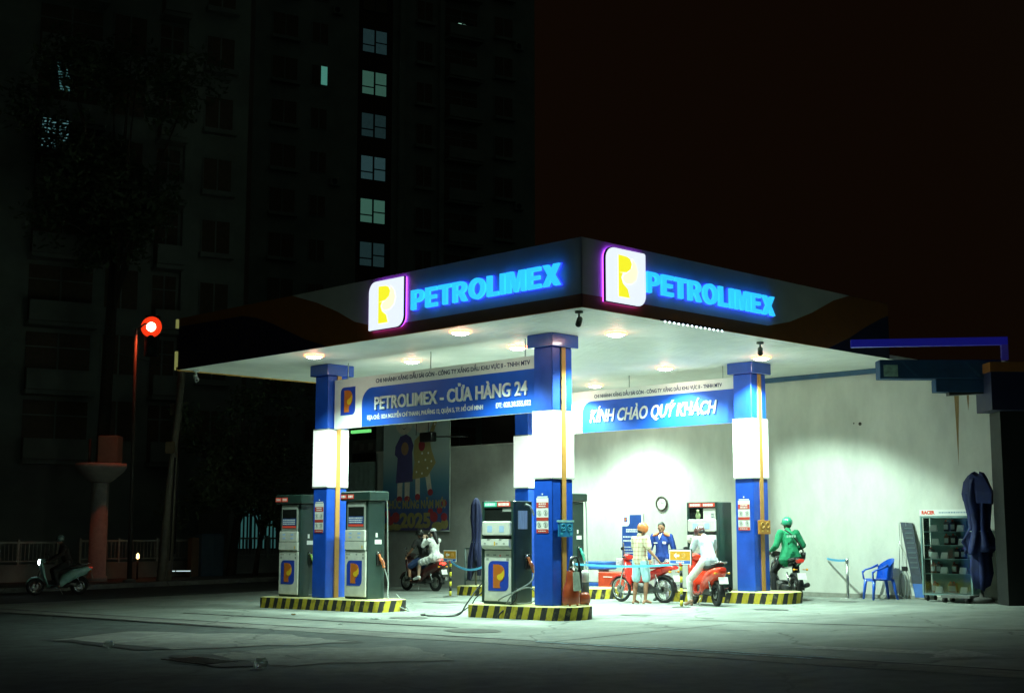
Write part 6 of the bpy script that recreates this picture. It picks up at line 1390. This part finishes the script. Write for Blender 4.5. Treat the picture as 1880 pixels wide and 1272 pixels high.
# lit doorway behind foliage at the foot of the tower
p = Wp(18.3, 36); t = thing('guard_booth', 'small lit booth with barred cold window behind dark leaves', 'booth', (p.x, p.y, G(p.x, p.y)), TH)
m = MB(); m.box((-1.6, 0, 0), (2.2, 2.5, 3.2)); m.build('wall', darkplaster, t)
m = MB(); m.box((-1.15, -.05, 1.0), (1.0, -.003, 2.95)); wf = m.build('window_frame', frame_m, t)
for a, b in ((-1.1, -.55), (-.48, .05), (.12, .95)):
    m = MB(); m.box((a, -.062, 1.05), (b, -.0505, 2.9)); m.build('pane', glowm('booth_glow', (.20, .75, .72), .10), wf)
m = MB()
for k in range(11): m.box((-1.1 + k*.2, -.10, 1.0), (-1.02 + k*.2, -.065, 2.95))
m.build('bars', black, wf)
# ------------------------------------------------------------------ trees
leafm = M('night_leaves', (.10, .14, .07), .7, var=.45, scale=1.2); barkm = M('bark', (.08, .06, .045), .95, bump=.5, bscale=18)
def tree(label, x, y, h, r, trunk_h, n, seed, cz=None, squash=1.0, leaf=.16):
    t = thing('leafy_tree', label, 'tree', (x, y, G(x, y)), 0); rnd = random.Random(seed)
    m = MB(); tips = []
    m.tube([(0, 0, -.1), (.1, .05, trunk_h*.5), (.25, .1, trunk_h)], [.28*r/4, .22*r/4, .17*r/4], 10)
    for k in range(11):
        a = rnd.uniform(0, 6.28); l = rnd.uniform(.5, .95)*r; e_ = rnd.uniform(.1, .9)
        b = Vector((.25, .1, trunk_h*rnd.uniform(.75, 1.0))); tip = Vector((l*math.cos(a), l*math.sin(a), trunk_h + (h - trunk_h)*e_)); mid = b.lerp(tip, .5) + Vector((0, 0, .4))
        m.tube(spline([b, mid, tip], 4), [.09*r/4]*3 + [.06*r/4]*3 + [.03*r/4]*3, 7); tips.append(tip); tips.append(mid)
    m.build('trunk', barkm, t)
    m = MB(); cl = [(tp + Vector((rnd.gauss(0, .12*r), rnd.gauss(0, .12*r), rnd.gauss(0, .1*r))), rnd.uniform(.16, .34)*r) for tp in tips for _ in range(2)]
    for _ in range(n):
        c, cr = rnd.choice(cl); d = Vector((rnd.gauss(0, 1), rnd.gauss(0, 1), rnd.gauss(0, 1))).normalized() * cr * rnd.uniform(.4, 1.0)
        p_ = c + d; a = Vector((rnd.gauss(0, 1), rnd.gauss(0, 1), rnd.gauss(0, .6))).normalized(); b = a.orthogonal().normalized(); s_ = leaf*rnd.uniform(.6, 1.4)
        vv = [m.bm.verts.new(p_ + q) for q in (a*s_*-.8, b*s_*.35, a*s_*.9, b*s_*-.35)]; m.face(vv)
    m.build('crown', leafm, t)
    return t
tree('tall dark tree reaching the top left corner before the near block', -17.0, 57, 24, 4.6, 13.5, 9000, 3, leaf=.20)
tree('dark leafy tree between the utility poles and the left front pillar', -10.8, 53.5, 7.6, 3.0, 2.6, 6500, 5, leaf=.14)
tree('low dark tree behind the left tall pump, over the lit booth', -9.6, 52, 4.9, 1.6, 1.9, 2600, 8, leaf=.13)
# overhead wire across the street
a = Vector((-17.0, 58, 9.1)); b = Vector((-6.3, 46, 7.2)); m = MB(); m.tube([a.lerp(b, k/20) - Vector((0, 0, 4*.5*(k/20)*(1 - k/20))) for k in range(21)], .012, 6)
tag(m.build('overhead_cable', M('pale_cable', (.25, .25, .22), .6)), 'thin sagging overhead cable across the dark street', 'cable')
# ------------------------------------------------------------------ litter on the road
trash = M('crumpled_white_plastic', (.85, .92, .88), .5, var=.05); trash.node_tree.nodes['Principled BSDF'].inputs['Transmission Weight'].default_value = .75; trash.node_tree.nodes['Principled BSDF'].inputs['IOR'].default_value = 1.15
def litter(label, V, U, s, flat_=.6, mt=None, name='crumpled_cup'):
    rnd = random.Random(int(V*31 + U*17)); m = MB(); m.sphere((0, 0, s*flat_*.8), (s, s*.8, s*flat_), 10, 7)
    for v in m.bm.verts: v.co += v.co.normalized()*rnd.uniform(-.3, .3)*s
    z0 = min(v.co.z for v in m.bm.verts)
    for v in m.bm.verts: v.co.z -= z0
    o = m.build(name, mt or trash, smooth=False); o.location = P3(V, U) + Vector((0, 0, .014)); tag(o, label, 'litter', 'litter on the road')
litter('small crumpled white cup on the dark road, far left', -8.0, 1.2, .07)
litter('larger crumpled white bag on the road below the cement patch', -8.42, -3.2, .085, .7)
litter('tiny scrap lying on the seam of the forecourt', -2.9, 2.4, .05, .2, name='paper_scrap')
litter('brown dead leaf on the concrete before the tall pumps', -1.6, 5.6, .05, .3, M('dead_leaf', (.2, .12, .04), .9), 'dead_leaf')
litter('flat white paper on the concrete right of the tall pumps', -1.55, 3.1, .09, .12, name='paper_scrap')
t = station('drain_grate', 'dark cast iron drain grate sunk in the road at lower left', 'drain', None, -8.35, -1.75, 0)
p = Wp(-8.35, -1.75); t.location.z = G(p.x, p.y) + .016
m = MB()
for k in range(8): m.box((-.22, -.45 + k*.12, 0), (.22, -.40 + k*.12, .012))
m.box((-.25, -.5, 0), (-.221, .5, .012)); m.box((.221, -.5, 0), (.25, .5, .012)); m.build('bars', darksteel, t)
